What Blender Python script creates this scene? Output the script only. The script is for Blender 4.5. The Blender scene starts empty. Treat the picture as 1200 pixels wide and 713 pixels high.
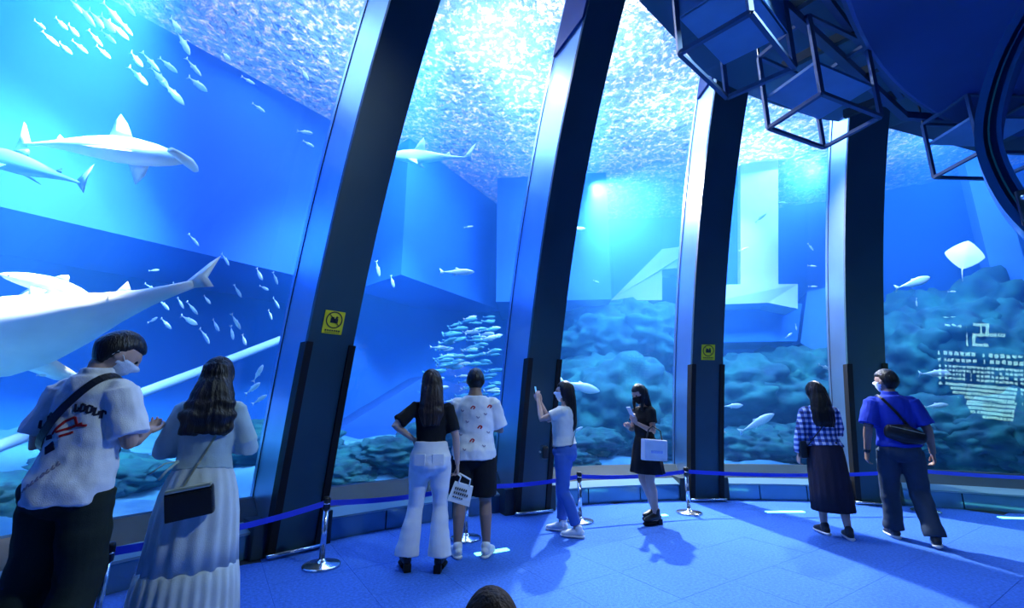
import bpy, bmesh, math, random
import numpy as np
from mathutils import Vector, Matrix, noise
from mathutils.bvhtree import BVHTree

scene = bpy.context.scene
COL = scene.collection
rnd = random.Random(7)
PI = math.pi

# ------------------------------------------------------------------ camera
cam_data = bpy.data.cameras.new('camera')
cam = bpy.data.objects.new('camera', cam_data)
COL.objects.link(cam)
FPX = 525.0
cam_data.sensor_fit = 'HORIZONTAL'
cam_data.sensor_width = 36.0
cam_data.lens = 36.0 * FPX / 1200.0
cam_data.clip_start = 0.05
cam_data.clip_end = 200
PITCH, ROLL = math.radians(12.4), math.radians(0.2)
_F = Vector((0, math.cos(PITCH), math.sin(PITCH)))
_U0 = Vector((0, -math.sin(PITCH), math.cos(PITCH)))
_R = Vector((1, 0, 0)) * math.cos(ROLL) + _U0 * math.sin(ROLL)
_U = _U0 * math.cos(ROLL) - Vector((1, 0, 0)) * math.sin(ROLL)
M = Matrix((_R, _U, -_F)).transposed().to_4x4()
M.translation = Vector((0, 0, 1.38))
cam.matrix_world = M
scene.camera = cam

# ------------------------------------------------------------------ exposure
scene.view_settings.view_transform = 'Standard'
scene.view_settings.look = 'None'
scene.view_settings.gamma = 1.0
scene.view_settings.exposure = 0.0
scene.view_settings.use_curve_mapping = False

# ------------------------------------------------------------------ world: the dim hall around
world = bpy.data.worlds.new('dark_hall')
scene.world = world
world.use_nodes = True
bg = world.node_tree.nodes['Background']
bg.inputs[0].default_value = (0.004, 0.085, 0.25, 1)
bg.inputs[1].default_value = 0.35

# ------------------------------------------------------------------ lights
CX, CY = 3.27, -0.385            # centre of the round gallery
RPANE = 7.95                      # foot of the acrylic panes
RWALL = 14.2                      # back wall of the tank
ZSURF = 7.3                       # water surface
def off(z):                       # how far panes and columns lean inwards at height z
    z = max(z, 0.0)
    return .162 * z + .011 * z * z + .003 * z ** 3
def pol(r, deg, z=0.0):
    a = math.radians(deg)
    return Vector((CX + r * math.cos(a), CY + r * math.sin(a), z))

def light(name, kind, loc, power, color, target=None, **kw):
    d = bpy.data.lights.new(name, kind)
    d.energy = power
    d.color = color
    for k, v in kw.items():
        setattr(d, k, v)
    o = bpy.data.objects.new(name, d)
    COL.objects.link(o)
    o.location = loc
    if target is not None:
        o.rotation_euler = (Vector(target) - Vector(loc)).to_track_quat('-Z', 'Y').to_euler()
    return o

# lamps hung over the water: bright pools on the rippled surface ...
for deg, r, e, ang in [(118, 7.6, 900, 70), (110.5, 8.5, 420, 70), (103, 7.0, 300, 70), (90, 8.5, 220, 80), (76.5, 10.4, 520, 88), (73, 11.0, 420, 88),
                       (132, 9.2, 130, 110), (140, 11.4, 90, 110), (152, 9.0, 90, 120), (60, 11.5, 90, 110)]:
    light('surface_lamp', 'SPOT', pol(r, deg, ZSURF + 1.5), e, (1.0, .93, .96),
          pol(r, deg, 0), spot_size=math.radians(ang), spot_blend=1.0, shadow_soft_size=.3)
for deg, r in [(150, 8.0), (126, 8.6), (112, 7.6), (100, 8.8), (84, 8.4), (70, 9.0)]:
    light('tank_hall_lamp', 'AREA', pol(r, deg, ZSURF + 3.0), 200, (1.0, .93, .96), pol(r, deg, 0), shape='DISK', size=1.4)
# ... and the broad overhead wash inside the tank (below the surface)
for deg, r, e, s in [(153, 9.3, 130, 3.0), (136, 9.3, 170, 3.0), (120, 9.2, 300, 3.0), (104, 9.2, 330, 3.0), (88, 9.3, 330, 3.0), (72, 9.5, 330, 3.0), (56, 9.8, 330, 3.0)]:
    light('tank_wash', 'AREA', pol(r, deg, ZSURF - .25), e, (.24, .43, 1.0), pol(r, deg, 0), shape='DISK', size=s)
# added spots, hidden over the windows, to brighten the lower back wall
for deg, e in ((168, 2200), (152, 24000), (127, 9000), (104, 5500), (84, 5000), (62, 4500)):
    light('tank_flood', 'SPOT', pol(7.2, deg, 6.6), e, (.22, .44, 1.0), pol(13.5, deg, .2), spot_size=math.radians(58), spot_blend=.8, shadow_soft_size=.3)
# narrow tank spots: the bright block under the far lamp, the flank of the whale shark, the beams that cross the carpet
light('tank_flood', 'SPOT', pol(9.8, 77, ZSURF - .3), 420, (.85, .94, 1.0), pol(11.4, 80, 3.6), spot_size=math.radians(50), spot_blend=.8, shadow_soft_size=.15)
light('tank_flood', 'SPOT', pol(7.7, 117, 6.9), 900, (.74, .78, 1.0), pol(3.6, 62, 0), spot_size=math.radians(72), spot_blend=.5, shadow_soft_size=.10)
light('tank_flood', 'SPOT', (1.9, 9.7, 6.4), 11000, (.76, .78, 1.0), (3.6, 4.2, 0), spot_size=math.radians(60), spot_blend=.6, shadow_soft_size=.08)
light('tank_flood', 'SPOT', pol(9.2, 71.5, 6.1), 3500, (.74, .78, 1.0), pol(5.0, 148, 0), spot_size=math.radians(62), spot_blend=.8, shadow_soft_size=.10)
light('tank_flood', 'SPOT', pol(7.6, 150, 6.6), 9000, (1.0, .96, 1.0), pol(8.7, 152.5, 2.3), spot_size=math.radians(30), spot_blend=.9, shadow_soft_size=.15)  # added spot, no lamp seen there, to whiten the shark's flank
# room lamps in the ceiling behind the viewer
light('ceiling_downlight', 'SPOT', (2.3, 2.2, 4.6), 420, (.62, .86, 1.0), (-1.6, 3.2, .8), spot_size=math.radians(95), spot_blend=.8, shadow_soft_size=.12)
light('ceiling_downlight', 'SPOT', (4.6, .2, 4.6), 160, (.42, .68, 1.0), (3.4, 4.6, 0), spot_size=math.radians(80), spot_blend=.8, shadow_soft_size=.12)

# ------------------------------------------------------------------ helpers
def tag(o, label=None, cat=None, group=None, kind=None):
    if label: o['label'] = label
    if cat: o['category'] = cat
    if group: o['group'] = group
    if kind: o['kind'] = kind
    return o

def empty(name, loc, rz=0.0, label=None, cat=None, group=None, kind=None):
    o = bpy.data.objects.new(name, None)
    o.empty_display_size = .1
    COL.objects.link(o)
    o.location = loc
    o.rotation_euler = (0, 0, rz)
    return tag(o, label, cat, group, kind)

def mesh_obj(name, verts, faces, mat, parent=None, smooth=False):
    me = bpy.data.meshes.new(name)
    me.from_pydata([tuple(v) for v in verts], [], [tuple(int(i) for i in f) for f in faces])
    me.validate(verbose=False)
    bm = bmesh.new(); bm.from_mesh(me)
    bmesh.ops.recalc_face_normals(bm, faces=bm.faces)
    bm.to_mesh(me); bm.free()
    if smooth:
        me.polygons.foreach_set('use_smooth', [True] * len(me.polygons))
    if mat: me.materials.append(mat)
    o = bpy.data.objects.new(name, me)
    COL.objects.link(o)
    if parent: o.parent = parent
    return o

class MB:
    """collects plain shapes into one mesh"""
    def __init__(s): s.v = []; s.f = []
    def add(s, v, f):
        n = len(s.v)
        s.v += [Vector(p) for p in v]
        s.f += [tuple(i + n for i in q) for q in f]
        return s
    def box(s, c, size, rot=None, bev=0.0):
        x, y, z = [d / 2 for d in size]
        b = bmesh.new()
        bmesh.ops.create_cube(b, size=1.0)
        for v in b.verts: v.co = Vector((v.co.x * 2 * x, v.co.y * 2 * y, v.co.z * 2 * z))
        if bev: bmesh.ops.bevel(b, geom=b.edges[:], offset=bev, segments=2, profile=.6, affect='EDGES')
        R = rot.to_3x3() if rot is not None else Matrix.Identity(3)
        b.verts.index_update()
        s.add([R @ v.co + Vector(c) for v in b.verts], [[w.index for w in f.verts] for f in b.faces])
        b.free(); return s
    def hexa(s, p):       # 8 corners: bottom 4 then top 4
        return s.add(p, [(0, 3, 2, 1), (4, 5, 6, 7), (0, 1, 5, 4), (1, 2, 6, 5), (2, 3, 7, 6), (3, 0, 4, 7)])
    def bar(s, a, b, w, h=None):
        a, b = Vector(a), Vector(b); h = h or w
        d = (b - a).normalized()
        up = Vector((0, 0, 1)) if abs(d.z) < .9 else Vector((1, 0, 0))
        x = d.cross(up).normalized() * w / 2; y = x.cross(d).normalized() * h / 2
        return s.hexa([a - x - y, a + x - y, a + x + y, a - x + y, b - x - y, b + x - y, b + x + y, b - x + y])
    def lathe(s, prof, c=(0, 0, 0), n=24):   # prof: (r, z)
        c = Vector(c); m = len(prof); v = []; f = []
        for r, z in prof:
            for k in range(n):
                a = 2 * PI * k / n
                v.append(c + Vector((r * math.cos(a), r * math.sin(a), z)))
        for i in range(m - 1):
            for k in range(n):
                f.append((i * n + k, i * n + (k + 1) % n, (i + 1) * n + (k + 1) % n, (i + 1) * n + k))
        f.append(tuple(range(n))[::-1]); f.append(tuple(range((m - 1) * n, m * n)))
        return s.add(v, f)
    def tube(s, pts, rad, n=10, right=None, flat=1.0):
        v, f = loft(pts, rad, n, right, flat)
        return s.add(v, f)
    def build(s, name, mat, parent=None, smooth=False):
        return mesh_obj(name, s.v, s.f, mat, parent, smooth)

def loft(pts, rad, n=12, right=None, flat=1.0):
    """closed tube through pts; rad: number or (rx, ry) per point, rx along 'right'"""
    pts = [Vector(p) for p in pts]
    m = len(pts)
    if not hasattr(rad, '__len__'): rad = [rad] * m
    rr = [(q if hasattr(q, '__len__') else (q, q * flat)) for q in rad]
    v, f = [], []
    x = None
    for i, p in enumerate(pts):
        d = (pts[min(i + 1, m - 1)] - pts[max(i - 1, 0)])
        d = d.normalized() if d.length > 1e-9 else Vector((0, 0, 1))
        if right is not None:
            r0 = right[i] if isinstance(right, list) else right
            x = Vector(r0)
        elif x is None:
            x = Vector((1, 0, 0)) if abs(d.x) < .8 else Vector((0, 1, 0))
        x = (x - d * x.dot(d)).normalized()
        y = d.cross(x)
        for k in range(n):
            a = 2 * PI * k / n
            v.append(p + x * (rr[i][0] * math.cos(a)) + y * (rr[i][1] * math.sin(a)))
    for i in range(m - 1):
        for k in range(n):
            f.append((i * n + k, i * n + (k + 1) % n, (i + 1) * n + (k + 1) % n, (i + 1) * n + k))
    f.append(tuple(range(n))[::-1]); f.append(tuple(range((m - 1) * n, m * n)))
    return v, f

def rounded(pts, rad, n=12, right=None):
    """loft with hemispherical ends (a capsule through the points)"""
    pts = [Vector(p) for p in pts]
    rr = [(q if hasattr(q, '__len__') else (q, q)) for q in rad]
    def cap(p, q, r):
        d = (p - q).normalized(); h = min(r)
        return [(p + d * h * math.sin(t), (r[0] * math.cos(t), r[1] * math.cos(t))) for t in (.35, .75, 1.1, 1.4)]
    a = cap(pts[0], pts[1], rr[0])[::-1]; b = cap(pts[-1], pts[-2], rr[-1])
    P = [q[0] for q in a] + pts + [q[0] for q in b]
    Rr = [q[1] for q in a] + rr + [q[1] for q in b]
    if isinstance(right, list): right = [right[0]] * 4 + right + [right[-1]] * 4
    return loft(P, Rr, n, right)

def ball(c, r, n=12, rot=None):
    v, f = [], []
    rx, ry, rz = r if hasattr(r, '__len__') else (r, r, r)
    m = max(6, n * 2 // 3)
    for i in range(1, m):
        t = PI * i / m
        for k in range(n):
            a = 2 * PI * k / n
            q = Vector((rx * math.sin(t) * math.cos(a), ry * math.sin(t) * math.sin(a), rz * math.cos(t)))
            v.append((rot @ q if rot is not None else q) + Vector(c))
    for i in range(m - 2):
        for k in range(n):
            f.append((i * n + k, (i + 1) * n + k, (i + 1) * n + (k + 1) % n, i * n + (k + 1) % n))
    f.append(tuple(range(n))); f.append(tuple(range((m - 2) * n, (m - 1) * n))[::-1])
    return v, f

def copy_tree(o, parent=None):
    c = o.copy(); COL.objects.link(c)
    c.parent = parent
    for ch in list(o.children): copy_tree(ch, c)
    return c

# ------------------------------------------------------------------ materials
def mat(name, color, rough=.5, metal=0.0, bump=0.0, bscale=20.0, vary=0.0, vscale=6.0, spec=.5, emit=None, estr=0.0, color2=None, detail=4.0):
    m = bpy.data.materials.new(name); m.use_nodes = True
    nt = m.node_tree; b = nt.nodes['Principled BSDF']
    b.inputs['Base Color'].default_value = (*color, 1)
    b.inputs['Roughness'].default_value = rough
    b.inputs['Metallic'].default_value = metal
    b.inputs['Specular IOR Level'].default_value = spec
    if emit:
        b.inputs['Emission Color'].default_value = (*emit, 1); b.inputs['Emission Strength'].default_value = estr
    if vary or bump:
        tc = nt.nodes.new('ShaderNodeTexCoord')
    if vary:
        n = nt.nodes.new('ShaderNodeTexNoise'); n.inputs['Scale'].default_value = vscale; n.inputs['Detail'].default_value = detail
        r = nt.nodes.new('ShaderNodeMapRange'); r.inputs['From Min'].default_value = .3; r.inputs['From Max'].default_value = .7
        x = nt.nodes.new('ShaderNodeMix'); x.data_type = 'RGBA'
        c2 = color2 or tuple(min(1, q * (1 + vary)) for q in color)
        c1 = color if color2 else tuple(q * (1 - vary) for q in color)
        x.inputs[6].default_value = (*c1, 1); x.inputs[7].default_value = (*c2, 1)
        nt.links.new(tc.outputs['Object'], n.inputs['Vector']); nt.links.new(n.outputs['Fac'], r.inputs['Value'])
        nt.links.new(r.outputs['Result'], x.inputs[0]); nt.links.new(x.outputs[2], b.inputs['Base Color'])
    if bump:
        n2 = nt.nodes.new('ShaderNodeTexNoise'); n2.inputs['Scale'].default_value = bscale; n2.inputs['Detail'].default_value = 5
        bp = nt.nodes.new('ShaderNodeBump'); bp.inputs['Strength'].default_value = bump; bp.inputs['Distance'].default_value = .02
        nt.links.new(tc.outputs['Object'], n2.inputs['Vector']); nt.links.new(n2.outputs['Fac'], bp.inputs['Height']); nt.links.new(bp.outputs['Normal'], b.inputs['Normal'])
    return m

def glass_mat(name, tint, refl_ior=1.45, rough=0.0):
    m = bpy.data.materials.new(name); m.use_nodes = True
    nt = m.node_tree; nt.nodes.remove(nt.nodes['Principled BSDF'])
    out = nt.nodes['Material Output']
    t = nt.nodes.new('ShaderNodeBsdfTransparent'); t.inputs[0].default_value = (*tint, 1)
    g = nt.nodes.new('ShaderNodeBsdfGlossy'); g.inputs['Roughness'].default_value = rough
    f = nt.nodes.new('ShaderNodeFresnel'); f.inputs[0].default_value = refl_ior
    x = nt.nodes.new('ShaderNodeMixShader')
    ge = nt.nodes.new('ShaderNodeNewGeometry'); iv = nt.nodes.new('ShaderNodeMath'); iv.operation = 'SUBTRACT'; iv.inputs[0].default_value = 1.0
    mu = nt.nodes.new('ShaderNodeMath'); mu.operation = 'MULTIPLY'      # mirror image only on the room side of the pane
    nt.links.new(ge.outputs['Backfacing'], iv.inputs[1]); nt.links.new(iv.outputs[0], mu.inputs[0]); nt.links.new(f.outputs[0], mu.inputs[1])
    nt.links.new(mu.outputs[0], x.inputs[0]); nt.links.new(t.outputs[0], x.inputs[1]); nt.links.new(g.outputs[0], x.inputs[2])
    nt.links.new(x.outputs[0], out.inputs['Surface'])
    return m

MAT = {}
MAT['acrylic'] = glass_mat('acrylic', (.97, .99, 1.0), 1.50)
MAT['acrylic_wet'] = bpy.data.materials.new('acrylic_wet'); MAT['acrylic_wet'].use_nodes = True     # water side: no mirror image
_n = MAT['acrylic_wet'].node_tree; _n.nodes.remove(_n.nodes['Principled BSDF']); _t = _n.nodes.new('ShaderNodeBsdfTransparent'); _n.links.new(_t.outputs[0], _n.nodes['Material Output'].inputs['Surface'])
MAT['carpet'] = mat('carpet', (.055, .165, .56), .95, bump=.6, bscale=160, vary=.22, vscale=45, spec=.1)
MAT['carpet_back'] = mat('carpet_back', (.02, .03, .06), .9)
MAT['column_front'] = mat('column_front', (.010, .052, .078), .5, vary=.12, vscale=1.5)
MAT['column_side'] = mat('column_side', (.34, .50, .68), .28, metal=.9, vary=.08, vscale=1.2)
MAT['black_rubber'] = mat('black_rubber', (.004, .004, .005), .6, spec=.3)
MAT['seam'] = mat('seam', (.01, .03, .08), .6)
MAT['steel'] = mat('steel', (.75, .78, .8), .18, metal=1.0)
MAT['steel_dark'] = mat('steel_dark', (.12, .13, .14), .3, metal=.8)
MAT['sill'] = mat('sill', (.010, .03, .045), .5)
MAT['ledge'] = mat('ledge', (.14, .26, .32), .3, metal=.3)
MAT['plinth'] = mat('plinth', (.10, .24, .33), .12, metal=.55, vary=.15, vscale=1.5)
MAT['belt'] = mat('belt', (.02, .05, .62), .7, bump=.2, bscale=300)
MAT['black_plastic'] = mat('black_plastic', (.01, .011, .013), .4)
MAT['ceiling_navy'] = mat('ceiling_navy', (.010, .052, .22), .65, vary=.15, vscale=.8)
MAT['soffit'] = mat('soffit', (.022, .085, .15), .55, vary=.15, vscale=.8)
MAT['truss'] = mat('truss', (.035, .09, .20), .65)
MAT['cube_panel'] = mat('cube_panel', (.10, .26, .50), .6, vary=.1, vscale=3)
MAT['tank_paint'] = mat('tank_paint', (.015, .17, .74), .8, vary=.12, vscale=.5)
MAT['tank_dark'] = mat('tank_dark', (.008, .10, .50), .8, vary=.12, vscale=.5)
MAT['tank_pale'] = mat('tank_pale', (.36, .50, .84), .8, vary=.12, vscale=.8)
MAT['rock'] = mat('rock', (.004, .045, .10), .9, bump=.8, bscale=7, vary=1, vscale=2.6, color2=(.016, .17, .165), detail=8)
MAT['sand'] = mat('sand', (.05, .24, .48), .9, bump=.5, bscale=8, vary=1, vscale=1.1, color2=(.16, .46, .68), detail=8)
MAT['fish_silver'] = mat('fish_silver', (.72, .84, .88), .3, metal=.25)
MAT['fish_teal'] = mat('fish_teal', (.12, .42, .55), .4, metal=.2)
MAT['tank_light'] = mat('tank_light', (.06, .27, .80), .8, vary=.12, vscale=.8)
MAT['shark_skin'] = mat('shark_skin', (.62, .76, .82), .5, vary=.08, vscale=5)
MAT['shark_dark'] = mat('shark_dark', (.12, .26, .42), .5)
MAT['shark_pale'] = mat('shark_pale', (.80, .88, .92), .6, vary=.08, vscale=3)
MAT['ray_white'] = mat('ray_white', (.9, .92, .93), .5)
# ------------------------------------------------------------------ carpet floor
fl = mesh_obj('floor', [(-9, -6, -.006), (12, -6, -.006), (12, 9, -.006), (-9, 9, -.006), (-9, -6, -.1), (12, -6, -.1), (12, 9, -.1), (-9, 9, -.1)],
              [(0, 1, 2, 3), (7, 6, 5, 4), (0, 4, 5, 1), (1, 5, 6, 2), (2, 6, 7, 3), (3, 7, 4, 0)], MAT['carpet_back'])
tag(fl, kind='structure')
T = .62
tile_me = None
rot = math.radians(33)
for i in range(-16, 16):
    for j in range(-16, 16):
        x, y = i * T, j * T
        x, y = x * math.cos(rot) - y * math.sin(rot) + 2, x * math.sin(rot) + y * math.cos(rot) + 3
        r = math.hypot(x - CX, y - CY)
        if r > 7.55 or y < .45 or abs(math.atan2(x, y + .25)) > math.radians(56): continue
        if tile_me is None:
            b = MB().box((0, 0, -.005), (T - .002, T - .002, .010), bev=.001)
            o = b.build('carpet_tile', MAT['carpet'], fl); tile_me = o.data
        else:
            o = bpy.data.objects.new('carpet_tile', tile_me); COL.objects.link(o); o.parent = fl
        o.location = (x, y, .0005 * rnd.random()); o.rotation_euler = (0, 0, rot + PI / 2 * ((i + j) % 2))

# ------------------------------------------------------------------ window bays
COLUMNS = [(136.8, 7.28), (114.75, 7.18), (93.5, 7.33), (75.6, 7.33)]
AZ = [161.0] + [a for a, r in COLUMNS] + [53.0]
def arc_sweep(section, a0, a1, n):          # section: (radius, z) outline, swept round the gallery
    m = len(section); v = []; f = []
    for k in range(n + 1):
        a = a0 + (a1 - a0) * k / n
        v += [pol(r, a, z) for r, z in section]
    for k in range(n):
        for i in range(m):
            f.append((k * m + i, k * m + (i + 1) % m, (k + 1) * m + (i + 1) % m, (k + 1) * m + i))
    f.append(tuple(range(m))); f.append(tuple(range(n * m, n * m + m))[::-1])
    return v, f
PROFZ = [.33, .8, 1.4, 2, 2.6, 3.2, 3.8, 4.4, 5, 5.6, 6.2, 6.8, 7.25]
for b in range(5):
    a0, a1 = AZ[b], AZ[b + 1]
    g = 1.3
    sec = [(RPANE - off(z), z) for z in PROFZ] + [(RPANE + .09 - off(z), z) for z in PROFZ[::-1]]
    v, f = arc_sweep(sec, a0 - .4, a1 + .4, 18)
    w = mesh_obj(f'window_{b + 1}', v, f, MAT['acrylic'], smooth=False)
    tag(w, kind='structure')
    w.data.materials.append(MAT['acrylic_wet'])
    for pf in w.data.polygons:
        c_ = pf.center
        if math.hypot(c_.x - CX, c_.y - CY) > RPANE + .045 - off(c_.z): pf.material_index = 1
    v, f = arc_sweep([(7.60, 0), (7.60, .26), (7.80, .44), (7.90, .44), (8.06, .34), (8.06, 0)], a0 - g, a1 + g, 18)
    mesh_obj('sill', v, f, MAT['sill'], w)
    v, f = arc_sweep([(7.38, .205), (7.38, .225), (7.60, .275), (7.61, .255)], a0 - g, a1 + g, 18)
    mesh_obj('ledge', v, f, MAT['ledge'], w)
    n = 3
    for k in range(n):
        s0 = a0 - g + (a1 + g - a0 + g) * k / n - .06; s1 = a0 - g + (a1 + g - a0 + g) * (k + 1) / n + .06
        v, f = arc_sweep([(7.40, .0), (7.40, .20), (7.46, .20), (7.46, .0)], s0, s1, 6)
        mesh_obj('plinth_panel', v, f, MAT['plinth'], w)

# ------------------------------------------------------------------ columns
def col_sweep(x0, x1, y0, y1, z0, z1, n=22):
    v = []; f = []
    for k in range(n + 1):
        z = z0 + (z1 - z0) * k / n; o = -off(z)
        v += [(x0, y0 + o, z), (x1, y0 + o, z), (x1, y1 + o, z), (x0, y1 + o, z)]
    for k in range(n):
        for i in range(4):
            f.append((k * 4 + i, k * 4 + (i + 1) % 4, k * 4 + 4 + (i + 1) % 4, k * 4 + 4 + i))
    f.append((0, 1, 2, 3)); f.append((n * 4 + 3, n * 4 + 2, n * 4 + 1, n * 4))
    return v, f
clabel = ['dark leaning window column nearest the viewer with a yellow sign, left of the couple in white jeans and white tee',
          'dark leaning window column behind the woman raising her phone, without a sign',
          'dark curved window column with a small yellow sign, right of the woman in the black dress',
          'dark window column behind the plaid-shirted woman and the man in the blue shirt']
signs = []
for i, (az, rc) in enumerate(COLUMNS):
    root = empty('window_column', pol(rc, az), math.radians(az - 90), clabel[i], 'column', 'leaning window columns')
    W = .225; D = RPANE - rc + .05
    v, f = col_sweep(-W, W, .03, D, 0, 6.6); mesh_obj('side_casing', v, f, MAT['column_side'], root)
    v, f = col_sweep(-W - .004, W + .004, -.012, .04, 0, 6.6); mesh_obj('front_panel', v, f, MAT['column_front'], root)
    for s in (-1, 1):
        v, f = col_sweep(s * W - s * .045, s * W + s * .022, -.035, .10, .02, 1.93, 8); mesh_obj('edge_guard', v, f, MAT['black_rubber'], root)
        v, f = col_sweep(s * (W + .001), s * (W + .006), D - .1, D - .085, .3, 6.6); mesh_obj('gasket', v, f, MAT['seam'], root)
        MB().box((s * (W + .075), .17, .155), (.13, .30, .31), bev=.008).build('base_block', MAT['sill'], root)
    m = MB(); m.tube([(-W - .03, -.03, .03), (-W - .03, -.075, .03), (W + .03, -.075, .03), (W + .03, -.03, .03)], .022, 10)
    m.build('kick_rail', MAT['steel'], root, True)
    if i == 0:   # lug where the upper bracket meets the ceiling
        pass
    v, f = col_sweep(-W - .03, -W + .01, .02, D - .12, 5.85 - .1 * i, 6.6, 6); mesh_obj('top_bracket', v, f, MAT['ceiling_navy'], root)
    signs.append(root)

# yellow warning signs on two columns
MAT['sign_yellow'] = mat('sign_yellow', (.80, .70, .01), .45)
MAT['sign_black'] = mat('sign_black', (.01, .01, .012), .5)
def warning_sign(az, rc, x, z, label):
    sl = math.atan((off(z + .1) - off(z - .1)) / .2)
    r0 = empty('warning_sign', (0, 0, 0), 0, label, 'sign', 'yellow warning signs')
    base = Matrix.Translation(pol(rc, az)) @ Matrix.Rotation(math.radians(az - 90), 4, 'Z')
    r0.matrix_world = base @ Matrix.Translation((x, -off(z) - .020, z)) @ Matrix.Rotation(sl, 4, 'X')
    MB().box((0, .004, 0), (.20, .010, .225), bev=.004).build('plate', MAT['sign_yellow'], r0)
    m = MB()
    n = 28; v = []; f = []
    for k in range(n):
        a = 2 * PI * k / n
        for rr, yy in ((.083, -.003), (.071, -.003)): v.append((rr * math.cos(a), yy, .025 + rr * math.sin(a)))
    for k in range(n): f.append((2 * k, 2 * k + 1, 2 * ((k + 1) % n) + 1, 2 * ((k + 1) % n)))
    m.add(v, f); m.build('ring', MAT['sign_black'], r0)
    m = MB()
    m.box((0, -.003, .018), (.075, .003, .045), bev=.001); m.box((-.018, -.003, .045), (.028, .003, .018)); m.box((.022, -.003, .050), (.02, .003, .025), Matrix.Rotation(.5, 4, 'Y'))
    m.build('camera_symbol', MAT['sign_black'], r0)
    m = MB(); m.bar((-.05, -.006, .075), (.05, -.006, -.025), .012, .003); m.build('prohibition_bar', MAT['sign_black'], r0)
    m = MB()
    for k in range(7): m.box((-.066 + k * .022, -.003, -.078), (.014, .003, .016))
    for k in range(9): m.box((-.064 + k * .016, -.003, -.098), (.010, .003, .006))
    m.build('caption', MAT['sign_black'], r0)
warning_sign(COLUMNS[0][0], COLUMNS[0][1], -.02, 2.13, 'yellow square warning sign on the nearest leaning column at left')
warning_sign(COLUMNS[2][0], COLUMNS[2][1], .0, 2.10, 'small yellow warning sign on the curved column right of the woman in black')

# ------------------------------------------------------------------ ceiling
outer = [(-.6, 1.2, 6.9), (.3, 3.2, 6.6), (1.0, 4.1, 6.4), (1.54, 4.51, 6.12), (2.11, 4.85, 5.86), (2.47, 5.07, 5.61), (3.07, 5.24, 5.44), (3.52, 5.50, 5.5),
         (4.33, 5.61, 5.3), (5.17, 5.51, 5.1), (6.14, 5.35, 4.64), (7.5, 5.0, 4.4)]
DC, DR = Vector((8.45, -2.6, 4.7)), 8.05
v = []
for p in outer:
    p = Vector(p); d = Vector((p.x - DC.x, p.y - DC.y, 0)).normalized()
    q = DC + d * (DR - 1.2); q.z = max(4.92, p.z - .25)
    q2 = q + Vector((0, 0, .35)); p2 = p + Vector((0, 0, .3))
    v += [p, q, q2, p2]
f = []
for k in range(len(outer) - 1):
    for i in range(4): f.append((k * 4 + i, k * 4 + (i + 1) % 4, k * 4 + 4 + (i + 1) % 4, k * 4 + 4 + i))
f += [(0, 1, 2, 3), tuple(len(v) - 1 - i for i in range(4))]
tag(mesh_obj('ceiling', v, f, MAT['soffit']), kind='structure')
m = MB(); m.lathe([(DR - .03, 0), (DR, .02), (DR, .16), (DR - .03, .18)], DC, 160)
o = m.build('ceiling', MAT['ceiling_navy']); tag(o, kind='structure')
m = MB(); m.lathe([(DR + .002, .03), (DR + .03, .03), (DR + .03, .15), (DR + .002, .15)], DC, 160); m.build('fascia_trim', MAT['truss'], o)
# rails under the soffit
for k, (a, b, w) in enumerate([((2.216, 3.18, 4.80), (4.75, 4.82, 4.80), .07), ((2.62, 3.18, 4.9), (4.5, 4.55, 4.86), .05), ((4.75, 4.82, 4.80), (5.5, 4.9, 4.80), .06)]):
    o = MB().bar(a, b, w, .09).build('ceiling_rail', MAT['truss'])
    tag(o, ['long steel rail running under the ceiling beside the wire cubes', 'short upper rail along the edge of the round ceiling disc', 'dark end rail near the right wire cube under the ceiling'][k], 'rail', 'ceiling rails')
for k, t in enumerate((.12, .37, .62, .86)):
    p = Vector((2.216, 3.18, 4.86)).lerp(Vector((4.75, 4.82, 4.86)), t); d = Vector((-.54, .84, 0))
    o = MB().bar(p - d * .25, p + d * .45 + Vector((0, 0, .06)), .06, .1).build('ceiling_rail', MAT['sill'])
    tag(o, ['cross beam under the ceiling nearest the viewer, above the first wire cube', 'second cross beam under the ceiling, between the two big wire cubes',
            'third cross beam under the ceiling, above the middle wire cube', 'farthest cross beam under the ceiling, left of the right wire cube'][k], 'rail', 'ceiling rails')
# hanging wire cubes with a solid shelf inside
def wire_cube(c, label, zt=4.80, zp=4.32, sides=()):
    o0 = Vector((sum(p[0] for p in c) / 4, sum(p[1] for p in c) / 4, 4.0))
    r0 = empty('wire_cube', o0, 0, label, 'ceiling frame', 'hanging wire cubes')
    P = [Vector((p[0], p[1], 4.0)) - o0 for p in c]; up = Vector((0, 0, zt - 4.0))
    for k in range(4):
        MB().bar(P[k], P[k] + up, .034).build('post', MAT['truss'], r0)
        MB().bar(P[k], P[(k + 1) % 4], .034).build('bottom_bar', MAT['truss'], r0)
        MB().bar(P[k] + up, P[(k + 1) % 4] + up, .034).build('top_bar', MAT['truss'], r0)
    pz = Vector((0, 0, zp - 4.0)); th = Vector((0, 0, .03))
    q = [p * .96 + pz for p in P]
    MB().hexa(q + [p + th for p in q]).build('shelf_panel', MAT['cube_panel'], r0)
    q0, q1, q2, q3 = P
    for ia, ib in sides:
        a, b = P[ia], P[ib]
        n_ = (b - a).cross(Vector((0, 0, 1))).normalized() * .01
        a2, b2 = a * .96, b * .96
        MB().hexa([a2 - n_ + pz, b2 - n_ + pz, b2 + n_ + pz, a2 + n_ + pz, a2 - n_ + up, b2 - n_ + up, b2 + n_ + up, a2 + n_ + up]).build('back_panel', MAT['cube_panel'], r0)
    for p in (P[0], P[2]):
        MB().bar(p + up, p + up + Vector((0, 0, .5)), .015).build('hanger', MAT['steel_dark'], r0)
wire_cube([(1.28, 2.94), (1.88, 3.45), (2.25, 3.09), (1.63, 2.57)], 'wire cube with blue shelf hanging from the ceiling, nearest the viewer', sides=((0, 3), (3, 2)))
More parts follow.
